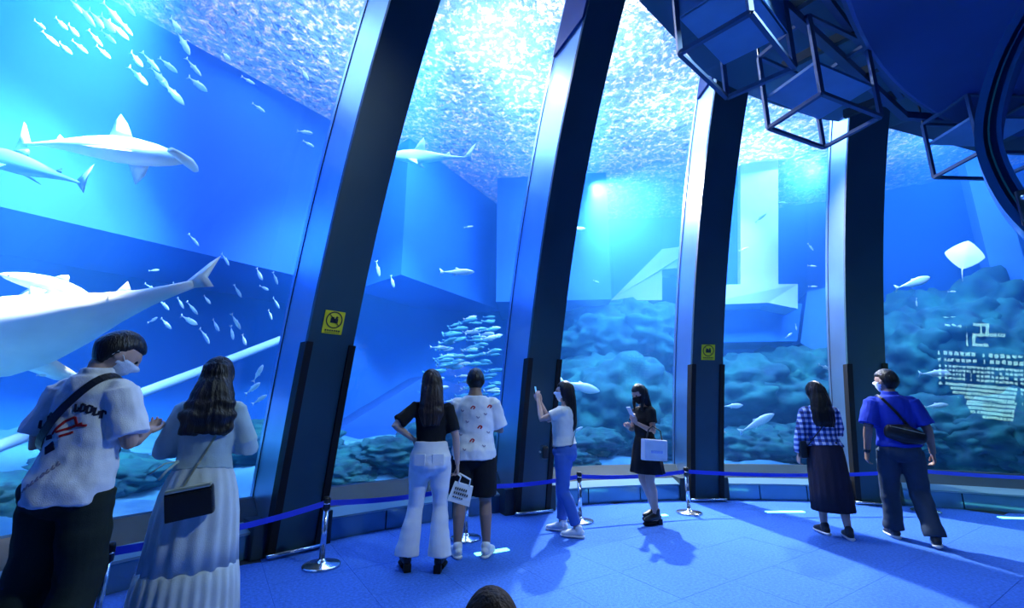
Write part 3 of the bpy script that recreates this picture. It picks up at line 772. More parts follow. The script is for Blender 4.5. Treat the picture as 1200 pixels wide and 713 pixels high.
class Person:
    def __init__(s, label, loc, rz, H, sex, skin, head=(0, 0, 0), arms=None, legs=None, lean=(0, 0), hair_mat=None, curl=(.5, .5), hand_n=None, hand_d=None, width=1.0):
        s.k = H / 1.70; s.sex = sex; k = s.k
        s.root = empty('person', (loc[0], loc[1], loc[2] if len(loc) > 2 else 0), math.radians(rz), label, 'person', 'visitors at the tank windows')
        s.lean = lean; s.w = width
        sh = .160 if sex == 'm' else .136
        hipx = .092 if sex == 'm' else .09
        A = {'L': [(-sh * width, -.005, 1.375), (-.24, -.03, 1.09), (-.25, .05, .845)], 'R': [(sh * width, -.005, 1.375), (.24, -.03, 1.09), (.25, .05, .845)]}
        for q in ('L', 'R'):
            if arms and q in arms: A[q] = [A[q][0]] + list(arms[q])
        L = {'L': [(-hipx, -.005, .88), (-.10, .015, .47), (-.105, -.02, .085)], 'R': [(hipx, -.005, .88), (.10, .015, .47), (.105, -.02, .085)]}
        toe = {'L': (-.25, 1, 0), 'R': (.25, 1, 0)}
        for q in ('L', 'R'):
            if legs and q in legs:
                L[q] = [L[q][0]] + list(legs[q][:2])
                if len(legs[q]) > 2: toe[q] = legs[q][2]
        s.toe = {q: V(toe[q]).normalized() for q in toe}
        s.A = {q: [s.sp(p) * k if i == 0 else V(p) * k for i, p in enumerate(A[q])] for q in A}
        s.L = {q: [V(p) * k for p in L[q]] for q in L}
        s.neck = s.sp((0, 0, 1.50)) * k
        s.Rh = rotm(*head)
        s.hc = s.neck + s.Rh @ V((0, .018, .088)) * k
        # ---- body: one skin
        sh_ = [s.torso_loft(0, .79, 1.56)]
        sh_.append(rounded([s.neck - V((0, 0, .05)) * k, s.neck, s.hc - s.Rh @ V((0, .012, .03)) * k], [.055 * k, (.052 if sex == 'm' else .044) * k, (.050 if sex == 'm' else .044) * k], 14))
        hv, hf = head_mesh(); sh_.append(([s.hc + s.Rh @ p * k for p in hv], hf))
        for sx in (-1, 1): sh_.append(ball(s.hc + s.Rh @ V((sx * .083, -.006, -.004)) * k, (.010 * k, .020 * k, .031 * k), 10, s.Rh))
        s.wd = {}
        for i, q in enumerate(('L', 'R')):
            sh_.append(s.arm_loft(q, 0, 1, 0)); sh_.append(ball(s.A[q][0] - V((0, 0, .012)) * k, (.052 if sex == 'm' else .043) * k, 12))
            a, b = s.A[q][1], s.A[q][2]
            d = V(hand_d[q]).normalized() if hand_d and q in hand_d else (b - a).normalized()
            n = V(hand_n[q]) if hand_n and q in hand_n else V((1 if q == 'L' else -1, .2, 0))
            s.wd[q] = (b, d, n)
            u = d.cross((n - d * n.dot(d)).normalized()); fwd = V((0, 1, .3))
            th = 1 if u.dot(fwd) > 0 else -1
            sh_ += hand_shapes(b, d, n, th, curl[i], k * (1.0 if sex == 'm' else .92))
            sh_.append(s.leg_loft(q, 0, 1, 0))
            an = s.L[q][2]; t = s.toe[q]
            sh_.append(rounded([an - t * .03 * k - V((0, 0, .045 * k)), an + t * .06 * k - V((0, 0, .045 * k)), an + t * .14 * k - V((0, 0, .058 * k))], [.032 * k, .036 * k, .022 * k], 10))
        s.body = fuse('body', sh_, .0052, skin, s.root, 2)
        for sx in (-1, 1):
            MB().add(*ball(s.hc + s.Rh @ V((sx * .033, .086, .004)) * k, .0115 * k, 10)).build('eye', MAT['eye'], s.root, True)
        s.tb = None
    def sp(s, p):        # lean of the trunk above the hips
        t = max(0, (p[2] - .9)) / .6
        return V((p[0] + s.lean[0] * t, p[1] + s.lean[1] * t, p[2]))
    def torso_loft(s, ease, z0, z1, hem=0, n=28, flare=None):
        rings = TORSO[s.sex]; out = []
        def at(z):
            for a, b in zip(rings, rings[1:]):
                if a[0] <= z <= b[0]:
                    t = (z - a[0]) / (b[0] - a[0]); return [a[i] * (1 - t) + b[i] * t for i in range(4)]
            return list(rings[0] if z < rings[0][0] else rings[-1])
        zs = sorted(set([z0] + [r[0] for r in rings if z0 < r[0] < z1] + [z1]))
        pts, rad = [], []
        for z in zs:
            q = at(max(z, .86) if ease else z)
            e = ease + (flare(z) if flare else 0)
            p = s.sp((0, q[3], z)) * s.k
            pts.append(p); rad.append(((q[1] * s.w + e) * s.k, (q[2] * s.w + e) * s.k))
        return loft(pts, rad, n, V((1, 0, 0)))
    def arm_pts(s, q):
        a, b, c = s.A[q]
        return [a, a.lerp(b, .5), a.lerp(b, .85), b, b.lerp(c, .25), b.lerp(c, .6), c]
    def arm_loft(s, q, t0, t1, ease, grow=0):
        P = s.arm_pts(q); fr = [0, .25, .43, .5, .62, .8, 1.0]; kk = s.k * (1 if s.sex == 'm' else .84)
        def at(t):
            for i in range(6):
                if fr[i] <= t <= fr[i + 1]:
                    w = (t - fr[i]) / (fr[i + 1] - fr[i]); return P[i].lerp(P[i + 1], w), ARM_R[i] * (1 - w) + ARM_R[i + 1] * w
        ts = sorted(set([t0] + [t for t in fr if t0 < t < t1] + [t1]))
        pts, rad = [], []
        for t in ts:
            p, r = at(t); pts.append(p); rad.append(r * kk + (ease + grow * t) * s.k)
        return loft(pts, rad, 16, V((0, 1, 0)) if abs((P[3] - P[0]).normalized().y) < .8 else V((1, 0, 0)))
    def leg_loft(s, q, t0, t1, ease, fn=None):
        a, b, c = s.L[q]; bk = V((0, -.018, 0)) * s.k
        P = [a, a.lerp(b, .35), a.lerp(b, .8), b, b.lerp(c, .3) + bk, b.lerp(c, .6) + bk * .6, b.lerp(c, .92), c - V((0, 0, .02)) * s.k]; fr = [0, .18, .4, .5, .65, .8, .95, 1.0]
        kk = s.k * (1 if s.sex == 'm' else .93)
        def at(t):
            for i in range(7):
                if fr[i] <= t <= fr[i + 1]:
                    w = (t - fr[i]) / (fr[i + 1] - fr[i]); return P[i].lerp(P[i + 1], w), LEG_R[i] * (1 - w) + LEG_R[i + 1] * w
        ts = sorted(set([t0] + [t for t in fr if t0 < t < t1] + [t1]))
        pts, rad = [], []
        for t in ts:
            p, r = at(t); pts.append(p); rad.append((fn(t) if fn else r * kk / s.k + ease) * s.k)
        return loft(pts, rad, 18, V((1, 0, 0)))
    # ---- garments
    def top(s, name, m_, ease=.02, hem=.80, neck=1.43, sleeve=.45, sl_ease=.025, flare=.02, collar=False, grow=.0, fold=.010, voxel=.009, sleeve_mat=None):
        fl = lambda z: flare * max(0, (1.25 - z)) / .4
        parts = [s.torso_loft(ease, hem, neck, n=32, flare=fl)]
        s.tb = parts[0]
        for q in ('L', 'R'):
            if sleeve > 0:
                parts.append(s.arm_loft(q, 0, sleeve, sl_ease, grow))
                parts.append(ball(s.A[q][0] - V((0, 0, .012)) * s.k, (.050 if s.sex == 'm' else .042) * s.k + sl_ease * .7 * s.k, 14))
        if collar:
            parts.append(loft([s.neck + V((0, -.008, -.085)) * s.k, s.neck + V((0, -.008, -.035)) * s.k, s.neck + V((0, -.010, -.012)) * s.k], [(.092 * s.k, .085 * s.k), (.072 * s.k, .074 * s.k), (.070 * s.k, .074 * s.k)], 24, V((1, 0, 0))))
        sd = rnd.random() * 50
        dz = lambda p: fold * (noise.noise(V((p.x * 7 + sd, p.y * 7, p.z * 3.2))) * 1.1 + .7 * noise.noise(V((p.x * 11 + p.z * 9, p.y * 11 + sd, p.z * 8))) + .3 * noise.noise(V((p.x * 25, p.y * 25 + sd, p.z * 18))))
        return fuse(name, parts, voxel, m_, s.root, 2, dz)
    def trousers(s, name, m_, fn, waist=1.0, ease=.012, end=.97, fold=.006, hip_z=.80):
        parts = [s.torso_loft(ease + .006, .885, waist, n=28), ball(V((0, -.042, .878)) * s.k, (.135 * s.k, .124 * s.k, .115 * s.k), 16), ball(V((0, -.008, .83)) * s.k, (.08 * s.k, .085 * s.k, .07 * s.k), 14)]
        for q in ('L', 'R'):
            parts.append(s.leg_loft(q, 0, end, 0, fn))
            sx = -1 if q == 'L' else 1
            parts.append(ball(V((sx * .075, -.030, .885)) * s.k, (.105 * s.k, .118 * s.k, .10 * s.k), 16))
            parts.append(ball(V((sx * .068, .012, .90)) * s.k, (.10 * s.k, .105 * s.k, .09 * s.k), 16))
        sd = rnd.random() * 50
        dz = lambda p: fold * (noise.noise(V((p.x * 8 + sd, p.y * 8, p.z * 6))) + .8 * noise.noise(V((p.x * 6, p.y * 6 + sd, p.z * 16))))
        return fuse(name, parts, .009, m_, s.root, 2, dz)
    def skirt(s, name, m_, rings, n=96, pleats=14, amp=.06, seed=0):
        """rings: z, rx, ry, xoff, yoff ; pleats grow towards the hem"""
        v, f = [], []; m = len(rings)
        for i, (z, rx, ry, ox, oy) in enumerate(rings):
            t = i / (m - 1)
            for kk in range(n):
                a = 2 * PI * kk / n
                g = 1 + amp * t ** .7 * (.6 * math.sin(pleats * a + 2 * noise.noise(V((math.cos(a), math.sin(a), seed)))) + .8 * noise.noise(V((3 * math.cos(a), 3 * math.sin(a), seed + z))))
                v.append(V((ox + rx * g * math.cos(a), oy + ry * g * math.sin(a), z)) * s.k)
        # inner wall so that the cloth has thickness
        base = len(v)
        for i in range(m):
            for kk in range(n):
                p = v[i * n + kk]; c_ = V((rings[i][3], rings[i][4], rings[i][0])) * s.k
                v.append(c_ + (p - c_) * (1 - .008 / max(rings[i][1], .05)))
        for i in range(m - 1):
            for kk in range(n):
                k2 = (kk + 1) % n
                f.append((i * n + kk, i * n + k2, (i + 1) * n + k2, (i + 1) * n + kk))
                f.append((base + i * n + kk, base + (i + 1) * n + kk, base + (i + 1) * n + k2, base + i * n + k2))
        for kk in range(n):
            k2 = (kk + 1) % n
            f.append((kk, base + kk, base + k2, k2)); f.append(((m - 1) * n + kk, (m - 1) * n + k2, base + (m - 1) * n + k2, base + (m - 1) * n + kk))
        return mesh_obj(name, v, f, m_, s.root, True)
    def short_hair(s, m_, low=-.25, front=.42, thick=1.10, side=None):
        def infl(x, y, z):
            line = front if y > .25 else (low + (front - low) * max(0, (y + .4) / .65) ** .8 if y > -.4 else low)
            t = max(0, min(1, (z - line) / .12 + .5))
            return (.90 + (thick - .90) * t) + .012 * t * noise.noise(V((x * 9, y * 9, z * 9)))
        v, f = head_mesh(infl, 48, 36)
        return mesh_obj('hair', [s.hc + s.Rh @ p * s.k for p in v], f, m_, s.root, True)
    def long_hair(s, m_, length=1.20, wid=.11, dep=.05, wave=.0, back=-.10, front=.45, low=-.9, sidelock=False, tip=.6):
        k = s.k
        def infl(x, y, z):
            line = front if y > .55 else (low if y < .05 else low + (front - low) * ((y - .05) / .5) ** 1.2)
            t = max(0, min(1, (z - line) / .15 + .5)); return .90 + .25 * t
        v, f = head_mesh(infl, 40, 30)
        sh_ = [([s.hc + s.Rh @ p * k for p in v], f)]
        top_ = s.hc + s.Rh @ V((0, -.045, .02)) * k
        zs = [s.hc.z - .05 * k, s.hc.z - .13 * k, 1.42 * k, 1.36 * k]
        pts = [top_ + V((0, .0, .04)) * k, top_ - V((0, .012, .05)) * k]
        rad = [(.078 * k, .060 * k), (.095 * k, .064 * k)]
        z0 = pts[-1].z; L_ = z0 - length * k; N = 7
        for i in range(1, N + 1):
            t = i / N; z = z0 - L_ * t
            sp = s.sp((0, 0, z / k)) * k
            x = pts[1].x * (1 - t) + sp.x * t
            y = pts[1].y * (1 - t) ** 1.5 + (sp.y + back * k) * (1 - (1 - t) ** 1.5)
            w = (.095 + (wid - .095) * min(1, t * 1.6)) * (1 - (1 - tip) * max(0, t - .7) / .3)
            pts.append(V((x, y, z))); rad.append((w * k, (dep + .012 * (1 - t)) * k * (1 - .4 * max(0, t - .8) / .2)))
        sh_.append(loft(pts, rad, 28, V((1, 0, 0))))
        if sidelock:
            for sx in (-1, 1):
                a = s.hc + s.Rh @ V((sx * .078, .02, .0)) * k
                sh_.append(rounded([a, a - V((-sx * .005, -.01, .10)) * k, a - V((-sx * .0, -.02, .2)) * k], [.022 * k, .026 * k, .014 * k], 10))
        def dz(p):
            a = math.atan2(p.y - pts[2].y, p.x - pts[2].x) ; low_ = max(0, min(1, (s.hc.z - .08 * k - p.z) / .15))
            st = noise.noise(V((a * 7, p.z * 3, 3.3))) * .006 + noise.noise(V((a * 17, p.z * 4, 7.7))) * .004
            return st + wave * low_ * (noise.noise(V((p.x * 16, p.y * 16, p.z * 15))) + .6 * math.sin(p.z * 75 + 5 * noise.noise(V((p.x * 9, 0, p.z * 5)))))
        return fuse('hair', sh_, .0075, m_, s.root, 2, dz)
    def mask(s, m_):
        def infl(x, y, z):
            t = 1 if (y > .12 and -.95 < z < -.04) else 0
            if y > .12 and z < -.04 and y < .35 and not (-.62 < z < -.2): t = 0
            return .93 + .125 * t
        v, f = head_mesh(infl, 48, 36)
        o = mesh_obj('face_mask', [s.hc + s.Rh @ p * s.k for p in v], f, m_, s.root, True)
        mb = MB()
        for sx in (-1, 1):
            mb.tube([s.hc + s.Rh @ V((sx * .077, .038, -.02)) * s.k, s.hc + s.Rh @ V((sx * .088, .012, .0)) * s.k, s.hc + s.Rh @ V((sx * .091, -.022, .01)) * s.k, s.hc + s.Rh @ V((sx * .086, -.03, -.02)) * s.k], .0018 * s.k, 6)
        mb.build('mask_loop', m_, o)
        return o
    def shoe(s, q, m_, sole_m, kind='sneaker'):
        k = s.k; an = s.L[q][2]; t = s.toe[q].copy(); t.z = 0; t.normalize(); r = t.cross(V((0, 0, 1)))
        lift = an.z - .085 * k
        if kind == 'boot': lift = 0
        g = V((an.x, an.y, 0)) + V((0, 0, lift))
        P = lambda f_, z: g + t * f_ * k + V((0, 0, z * k))
        h = .0 if kind == 'sneaker' else .035
        up = loft([P(-.075, .045 + h), P(-.055, .052 + h), P(0, .058 + h), P(.06, .052 + h), P(.12, .040 + h), P(.165, .034 + h), P(.185, .03 + h)], [(.012 * k, .022 * k), (.034 * k, .040 * k), (.039 * k, .048 * k), (.043 * k, .042 * k), (.045 * k, .030 * k), (.034 * k, .024 * k), (.012 * k, .014 * k)], 16, r)
        sh_ = [up, rounded([P(-.01, .06 + h), P(-.015, (.10 if kind == 'sneaker' else .16))], [.042 * k, .044 * k], 14, r)]
        o = fuse('shoe', sh_, .007, m_, s.root, 2)
        if kind == 'sneaker':
            v, f = loft([P(-.08, .014), P(-.05, .015), (P(.05, .015)), P(.12, .016), P(.175, .018), P(.192, .02)], [(.02 * k, .015 * k), (.040 * k, .016 * k), (.044 * k, .016 * k), (.047 * k, .016 * k), (.034 * k, .014 * k), (.012 * k, .010 * k)], 14, r)
            mesh_obj('sole', v, f, sole_m, o, True)
        else:   # chunky block heel and platform
            mb = MB(); rot_ = Matrix((r, t, V((0, 0, 1)))).transposed()
            mb.box(P(-.045, .033), (.062 * k, .065 * k, .064 * k), rot_, .005)
            v, f = loft([P(.02, .028), P(.06, .028), P(.14, .026), P(.185, .026)], [(.040 * k, .028 * k), (.045 * k, .028 * k), (.046 * k, .026 * k), (.02 * k, .018 * k)], 14, r)
            mb.add(v, f); mb.build('sole', sole_m, o)
        return o
    def strap(s, name, m_, S, Hp, w=.03, parent=None, a0=0, a1=360, pad=.006, extra=None):
        """a flat band round the trunk in the plane through S and Hp (x,z) along y"""
        k = s.k; mb = MB().add(*s.tb)
        if extra: mb.add(*extra)
        bvh = BVHTree.FromPolygons(mb.v, mb.f)
        S = V((S[0], 0, S[1])) * k; Hp = V((Hp[0], 0, Hp[1])) * k; c_ = (S + Hp) / 2
        e1 = (Hp - S).normalized(); e2 = V((0, 1, 0)); N = e1.cross(e2)
        ring = []
        for i in range(61):
            a = math.radians(a0 + (a1 - a0) * i / 60)
            d = e1 * math.cos(a) + e2 * math.sin(a)
            h = bvh.ray_cast(c_ + d * 1.0, -d)[0]
            if h is not None: ring.append((h + d * pad, d))
        v, f = [], []
        for p, d in ring:
            for q, t in ((-w / 2, 0), (w / 2, 0), (w / 2, .004), (-w / 2, .004)): v.append(p + N * q + d * t)
        n = len(ring)
        for i in range(n - 1):
            for j in range(4): f.append((i * 4 + j, i * 4 + (j + 1) % 4, i * 4 + 4 + (j + 1) % 4, i * 4 + 4 + j))
        f += [(0, 1, 2, 3), tuple((n - 1) * 4 + 3 - j for j in range(4))]
        o = mesh_obj(name, v, f, m_, parent if parent else s.root)
        return o, ring
    def world(s): return Matrix.Translation(s.root.location) @ Matrix.Rotation(s.root.rotation_euler.z, 4, 'Z')
    def prints(s, name, garment, strokes, m_, w=.008, back=True):
        """flat print on the garment: polylines in (x, z) laid on the cloth"""
        me = garment.data
        bvh = BVHTree.FromPolygons([v.co for v in me.vertices], [p.vertices for p in me.polygons])
        mb = MB(); sy = -1 if back else 1
        for st in strokes:
            ww = w
            if isinstance(st, tuple) and isinstance(st[0], list): st, ww = st
            prev = None
            for i in range(len(st) - 1):
                a, b = V(st[i]), V(st[i + 1]); n = max(1, int((b - a).length / .012))
                side = V((-(b - a).y, (b - a).x)).normalized() * ww / 2 if (b - a).length > 0 else V((0, ww / 2))
                for j in range(n):
                    q = [a.lerp(b, j / n) + side, a.lerp(b, j / n) - side, a.lerp(b, (j + 1) / n) - side, a.lerp(b, (j + 1) / n) + side]
                    P = []
                    for c_ in q:
                        h = bvh.ray_cast(V((c_.x * s.k, sy * 1.0, c_.y * s.k)), V((0, -sy, 0)))
                        if h[0] is None: break
                        P.append(h[0])
                    if len(P) == 4:
                        up = V((0, sy * .0035, 0)); mb.hexa([p for p in P] + [p + up for p in P])
        if mb.v: return mb.build(name, m_, garment)
SK = {}
MAT['skin'] = mat('skin', (.52, .33, .25), .5, vary=.06, vscale=12)
MAT['skin_tan'] = mat('skin_tan', (.30, .18, .13), .5, vary=.06, vscale=12)
MAT['eye'] = mat('eye', (.02, .015, .012), .2)
def hair_mat(name, c):
    m = mat(name, c, .34, spec=.35)
    nt = m.node_tree; b = nt.nodes['Principled BSDF']
    tc = nt.nodes.new('ShaderNodeTexCoord'); mp = nt.nodes.new('ShaderNodeMapping'); mp.inputs['Scale'].default_value = (110, 110, 9)
    n = nt.nodes.new('ShaderNodeTexNoise'); n.inputs['Scale'].default_value = 1.0; n.inputs['Detail'].default_value = 3
    bp = nt.nodes.new('ShaderNodeBump'); bp.inputs['Strength'].default_value = .7; bp.inputs['Distance'].default_value = .01
    nt.links.new(tc.outputs['Object'], mp.inputs['Vector']); nt.links.new(mp.outputs['Vector'], n.inputs['Vector'])
    nt.links.new(n.outputs['Fac'], bp.inputs['Height']); nt.links.new(bp.outputs['Normal'], b.inputs['Normal'])
    return m
MAT['hair_black'] = hair_mat('hair_black', (.012, .010, .011))
MAT['hair_brown'] = hair_mat('hair_brown', (.035, .022, .018))
MAT['hair_child'] = hair_mat('hair_child', (.018, .012, .011)); MAT['hair_child'].node_tree.nodes['Principled BSDF'].inputs['Roughness'].default_value = .75; MAT['hair_child'].node_tree.nodes['Principled BSDF'].inputs['Specular IOR Level'].default_value = .15
def cloth(name, c, rough=.85, bump=.25, vary=.06): return mat(name, c, rough, bump=bump, bscale=220, vary=vary, vscale=9, spec=.2)
for n_, c_ in dict(white_cloth=(.78, .79, .80), white_denim=(.74, .76, .80), black_cloth=(.010, .011, .014), dark_trousers=(.018, .028, .024), sage_dress=(.40, .52, .54), sage_skirt=(.60, .66, .66), blue_denim=(.05, .13, .42),
                   cream_top=(.72, .72, .66), blue_shirt=(.015, .045, .42), dark_denim=(.04, .065, .10), brown_skirt=(.035, .028, .04), child_shirt=(.03, .12, .40)).items():
    MAT[n_] = cloth(n_, c_)
MAT['mask_white'] = cloth('mask_white', (.75, .82, .88)); MAT['mask_black'] = cloth('mask_black', (.012, .012, .015))
MAT['leather_black'] = mat('leather_black', (.012, .012, .014), .35, bump=.2, bscale=120)
MAT['shoe_white'] = mat('shoe_white', (.72, .74, .75), .5); MAT['shoe_dark'] = mat('shoe_dark', (.02, .022, .03), .5)
MAT['print_dark'] = cloth('print_dark', (.02, .02, .05)); MAT['print_red'] = cloth('print_red', (.45, .02, .03)); MAT['print_grey'] = cloth('print_grey', (.30, .28, .36))
MAT['gold'] = mat('gold', (.8, .72, .5), .3, metal=.8); MAT['phone'] = mat('phone', (.02, .03, .05), .2); MAT['phone_screen'] = mat('phone_screen', (.05, .2, .4), .1, emit=(.15, .45, .9), estr=.8)
MAT['phone_white'] = mat('phone_white', (.75, .8, .85), .25); MAT['bag_white'] = cloth('bag_white', (.76, .80, .82)); MAT['bag_print'] = cloth('bag_print', (.03, .04, .07))
# plaid
MAT['plaid'] = m_ = mat('plaid', (.5, .6, .8), .85)
nt = m_.node_tree; b_ = nt.nodes['Principled BSDF']; tc = nt.nodes.new('ShaderNodeTexCoord'); sx_ = nt.nodes.new('ShaderNodeSeparateXYZ'); nt.links.new(tc.outputs['Object'], sx_.inputs[0])
def stripe(out, sc):
    a = nt.nodes.new('ShaderNodeMath'); a.operation = 'MULTIPLY'; a.inputs[1].default_value = sc; nt.links.new(out, a.inputs[0])
    f_ = nt.nodes.new('ShaderNodeMath'); f_.operation = 'FRACT'; nt.links.new(a.outputs[0], f_.inputs[0])
    g_ = nt.nodes.new('ShaderNodeMath'); g_.operation = 'GREATER_THAN'; g_.inputs[1].default_value = .5; nt.links.new(f_.outputs[0], g_.inputs[0]); return g_
s1, s2 = stripe(sx_.outputs['X'], 17), stripe(sx_.outputs['Z'], 17)
ad_ = nt.nodes.new('ShaderNodeMath'); ad_.operation = 'ADD'; nt.links.new(s1.outputs[0], ad_.inputs[0]); nt.links.new(s2.outputs[0], ad_.inputs[1])
hv_ = nt.nodes.new('ShaderNodeMath'); hv_.operation = 'MULTIPLY'; hv_.inputs[1].default_value = .5; nt.links.new(ad_.outputs[0], hv_.inputs[0])
cr_ = nt.nodes.new('ShaderNodeValToRGB'); cr_.color_ramp.elements[0].color = (.62, .70, .84, 1); cr_.color_ramp.elements[1].color = (.008, .02, .12, 1)
e_ = cr_.color_ramp.elements.new(.5); e_.color = (.07, .14, .42, 1)
nt.links.new(hv_.outputs[0], cr_.inputs[0]); nt.links.new(cr_.outputs[0], b_.inputs['Base Color'])

def lerpfn(*kv):        # radius along a leg: (t, r) pairs
    def f(t):
        for (a, x), (b, y) in zip(kv, kv[1:]):
            if t <= b: return x + (y - x) * (t - a) / (b - a)
        return kv[-1][1]
    return f
def scribble(x, z, h, seed, w=.028):
    r = random.Random(seed)
    return [(x + w * (r.random() - .5), z + h * (q / 3.0 - .5)) for q in range(4)] 
def letters(pts, h, seed):
    """illegible lettering: little blocks of two strokes each along the points"""
    out = []; r = random.Random(seed)
    for i, (x, z) in enumerate(pts):
        s = h * .45
        out.append([(x - s * .4, z - s), (x - s * .4, z + s)]); k = r.randrange(3)
        if k != 0: out.append([(x - s * .4, z + s), (x + s * .5, z + s * .6), (x + s * .5, z)])
        if k != 1: out.append([(x - s * .4, z - s), (x + s * .5, z - s * .7), (x + s * .5, z + s * .1)])
    return out

# 1 --- man in the printed shirt
p = Person('man in a white shirt with dark back print and black crossbody strap, looking down', (-2.28, 2.47), 2, 1.78, 'm', MAT['skin'],
           head=(-30, -38, 6), lean=(0, .03), curl=(.7, .7), width=.82,
           arms={'L': [(-.205, -.01, 1.11), (-.09, .24, 1.15)], 'R': [(.215, .04, 1.11), (.12, .27, 1.15)]}, hand_n={'L': (0, .2, 1), 'R': (0, .2, 1)},
           legs={'L': [(-.12, .02, .47), (-.14, -.02, .085)], 'R': [(.11, .02, .47), (.12, -.04, .085)]})
sh = p.top('shirt', MAT['white_cloth'], .030, .84, 1.44, .44, .032, flare=.028, collar=True, grow=.03, fold=.016)
p.trousers('trousers', MAT['dark_trousers'], lerpfn((0, .108), (.4, .098), (.5, .094), (1, .092)), .97, .016, .98, .012)
p.short_hair(MAT['hair_black'], -.62, .45, 1.13); p.mask(MAT['mask_white'])
for q in 'LR': p.shoe(q, MAT['shoe_dark'], MAT['shoe_white'])
for pts in ([(-.135, 1.205), (-.110, 1.225), (-.085, 1.24)], [(.03, 1.285), (.056, 1.285), (.082, 1.278), (.108, 1.268), (.132, 1.252)]): p.prints('back_print', sh, letters(pts, .042, 3), MAT['print_dark'], .009)
p.prints('figure_print', sh, [[(-.05, 1.16), (-.01, 1.22), (.03, 1.24), (.05, 1.20), (.09, 1.20)], [(-.03, 1.17), (.02, 1.19), (.07, 1.21)], [(-.01, 1.15), (.04, 1.17)]], MAT['print_red'], .011)
p.prints('spot_print', sh, [[(-.07, 1.09), (-.03, 1.12)], [(-.06, 1.075), (-.02, 1.10)], [(-.09, 1.14), (-.05, 1.15)]], MAT['print_dark'], .022)
p.prints('small_lettering', sh, letters([(-.075 + i * .013, .90 + i * .016) for i in range(9)], .022, 8), MAT['print_grey'], .006)
bag = empty('crossbody_bag', p.root.location, p.root.rotation_euler.z, 'black sling strap with bag worn across the back of the man in printed shirt', 'bag')
st, ring = p.strap('strap', MAT['leather_black'], (.09, 1.435), (-.20, 1.02), .042, bag, pad=.012)
MB().box((-.06 * p.k, .20 * p.k, 1.10 * p.k), (.20, .07, .14), None, .02).build('pouch', MAT['leather_black'], bag, False)

# 2 --- woman in the long dress
p = Person('woman with long wavy dark hair in a pale grey-green long dress, seen from behind', (-1.94, 2.98), 24, 1.66, 'f', MAT['skin'],
           head=(-14, -4, 0), curl=(.7, .7), arms={'L': [(-.235, .02, 1.11), (-.08, .22, 1.16)], 'R': [(.235, .02, 1.11), (.08, .22, 1.16)]}, hand_n={'L': (0, .2, 1), 'R': (0, .2, 1)}, width=1.04)
p.top('dress_bodice', MAT['sage_dress'], .016, .98, 1.43, .86, .022, flare=.0, grow=.02, fold=.009)
p.skirt('dress_skirt', MAT['sage_skirt'], [(1.075, .132, .105, 0, 0), (1.03, .142, .115, 0, 0), (.95, .180, .140, 0, -.015), (.85, .208, .165, 0, -.02), (.72, .228, .185, 0, -.015), (.58, .238, .198, 0, -.01), (.425, .252, .212, 0, -.01)], 128, 17, .055, 2)
p.skirt('dress_tier', MAT['sage_skirt'], [(.435, .244, .204, 0, -.01), (.42, .262, .222, 0, -.01), (.33, .276, .234, 0, -.01), (.2, .288, .244, 0, -.01), (.055, .30, .254, 0, -.01)], 160, 29, .06, 5)
p.long_hair(MAT['hair_black'], 1.21, .155, .065, .011, back=-.115, tip=.9)
for q in 'LR': p.shoe(q, MAT['shoe_dark'], MAT['shoe_dark'])
mb = MB(); mb.tube([V((-.125, -.07, 1.05)) * p.k, V((-.19, -.10, 1.04)) * p.k, V((-.25, -.12, .985)) * p.k], .008, 6, None, .5); mb.tube([V((-.125, -.07, 1.05)) * p.k, V((-.17, -.11, 1.0)) * p.k, V((-.20, -.13, .95)) * p.k], .008, 6, None, .5)
mb.build('waist_tie', MAT['sage_dress'], p.root, True)
bag = empty('crossbody_bag', p.root.location, p.root.rotation_euler.z, 'small black crossbody bag with pale zip top behind the long-dressed woman', 'bag')
ex = loft([V((0, -.015, z)) * p.k for z in (.72, .85, .95, 1.05)], [(.235 * p.k, .19 * p.k), (.215 * p.k, .172 * p.k), (.187 * p.k, .147 * p.k), (.14 * p.k, .115 * p.k)], 28, V((1, 0, 0)))
p.strap('strap', MAT['gold'], (.145, 1.40), (-.10, .82), .010, bag, pad=.010, extra=ex)
R_ = Matrix.Rotation(math.radians(9), 4, 'Y').inverted()
bc = V((-.005, -.235, .83)) * p.k
MB().box(bc, (.235, .07, .165), R_, .018).build('pouch', MAT['leather_black'], bag, False)
MB().box(bc + R_.to_3x3() @ V((0, -.012, .082)), (.22, .062, .020), R_, .006).build('zip_top', MAT['gold'], bag)
MB().box(bc + R_.to_3x3() @ V((0, -.037, -.01)), (.225, .008, .14), R_, .006).build('flap', MAT['leather_black'], bag)

# 3 --- woman in the black top and white jeans
p = Person('woman in a black cropped top and white flared jeans, hand on hip', (-.72, 4.19, 0), 4, 1.66, 'f', MAT['skin'],
           head=(-2, 8, -7), curl=(.9, .95), arms={'L': [(-.315, -.12, 1.21), (-.165, -.02, 1.085)], 'R': [(.225, -.02, 1.10), (.245, .02, .86)]},
           hand_n={'L': (.7, .1, -.6), 'R': (-1, .1, 0)}, hand_d={'L': (.8, .35, -.4), 'R': (.05, .12, -1)},
           legs={'L': [(-.115, .02, .50), (-.17, -.02, .12), (-.35, 1, 0)], 'R': [(.10, .02, .50), (.115, -.06, .12), (.15, 1, 0)]})
p.top('cropped_top', MAT['black_cloth'], .014, 1.06, 1.425, .42, .020, flare=.0, grow=.02)
p.trousers('jeans', MAT['white_denim'], lerpfn((0, .100), (.2, .090), (.45, .066), (.6, .072), (.8, .088), (1, .108)), 1.06, .014, .985, .008, .80)
p.long_hair(MAT['hair_brown'], 1.20, .115, .055, .004, back=-.10, tip=.6, sidelock=True)
for q in 'LR': p.shoe(q, MAT['leather_black'], MAT['black_rubber'], 'boot')
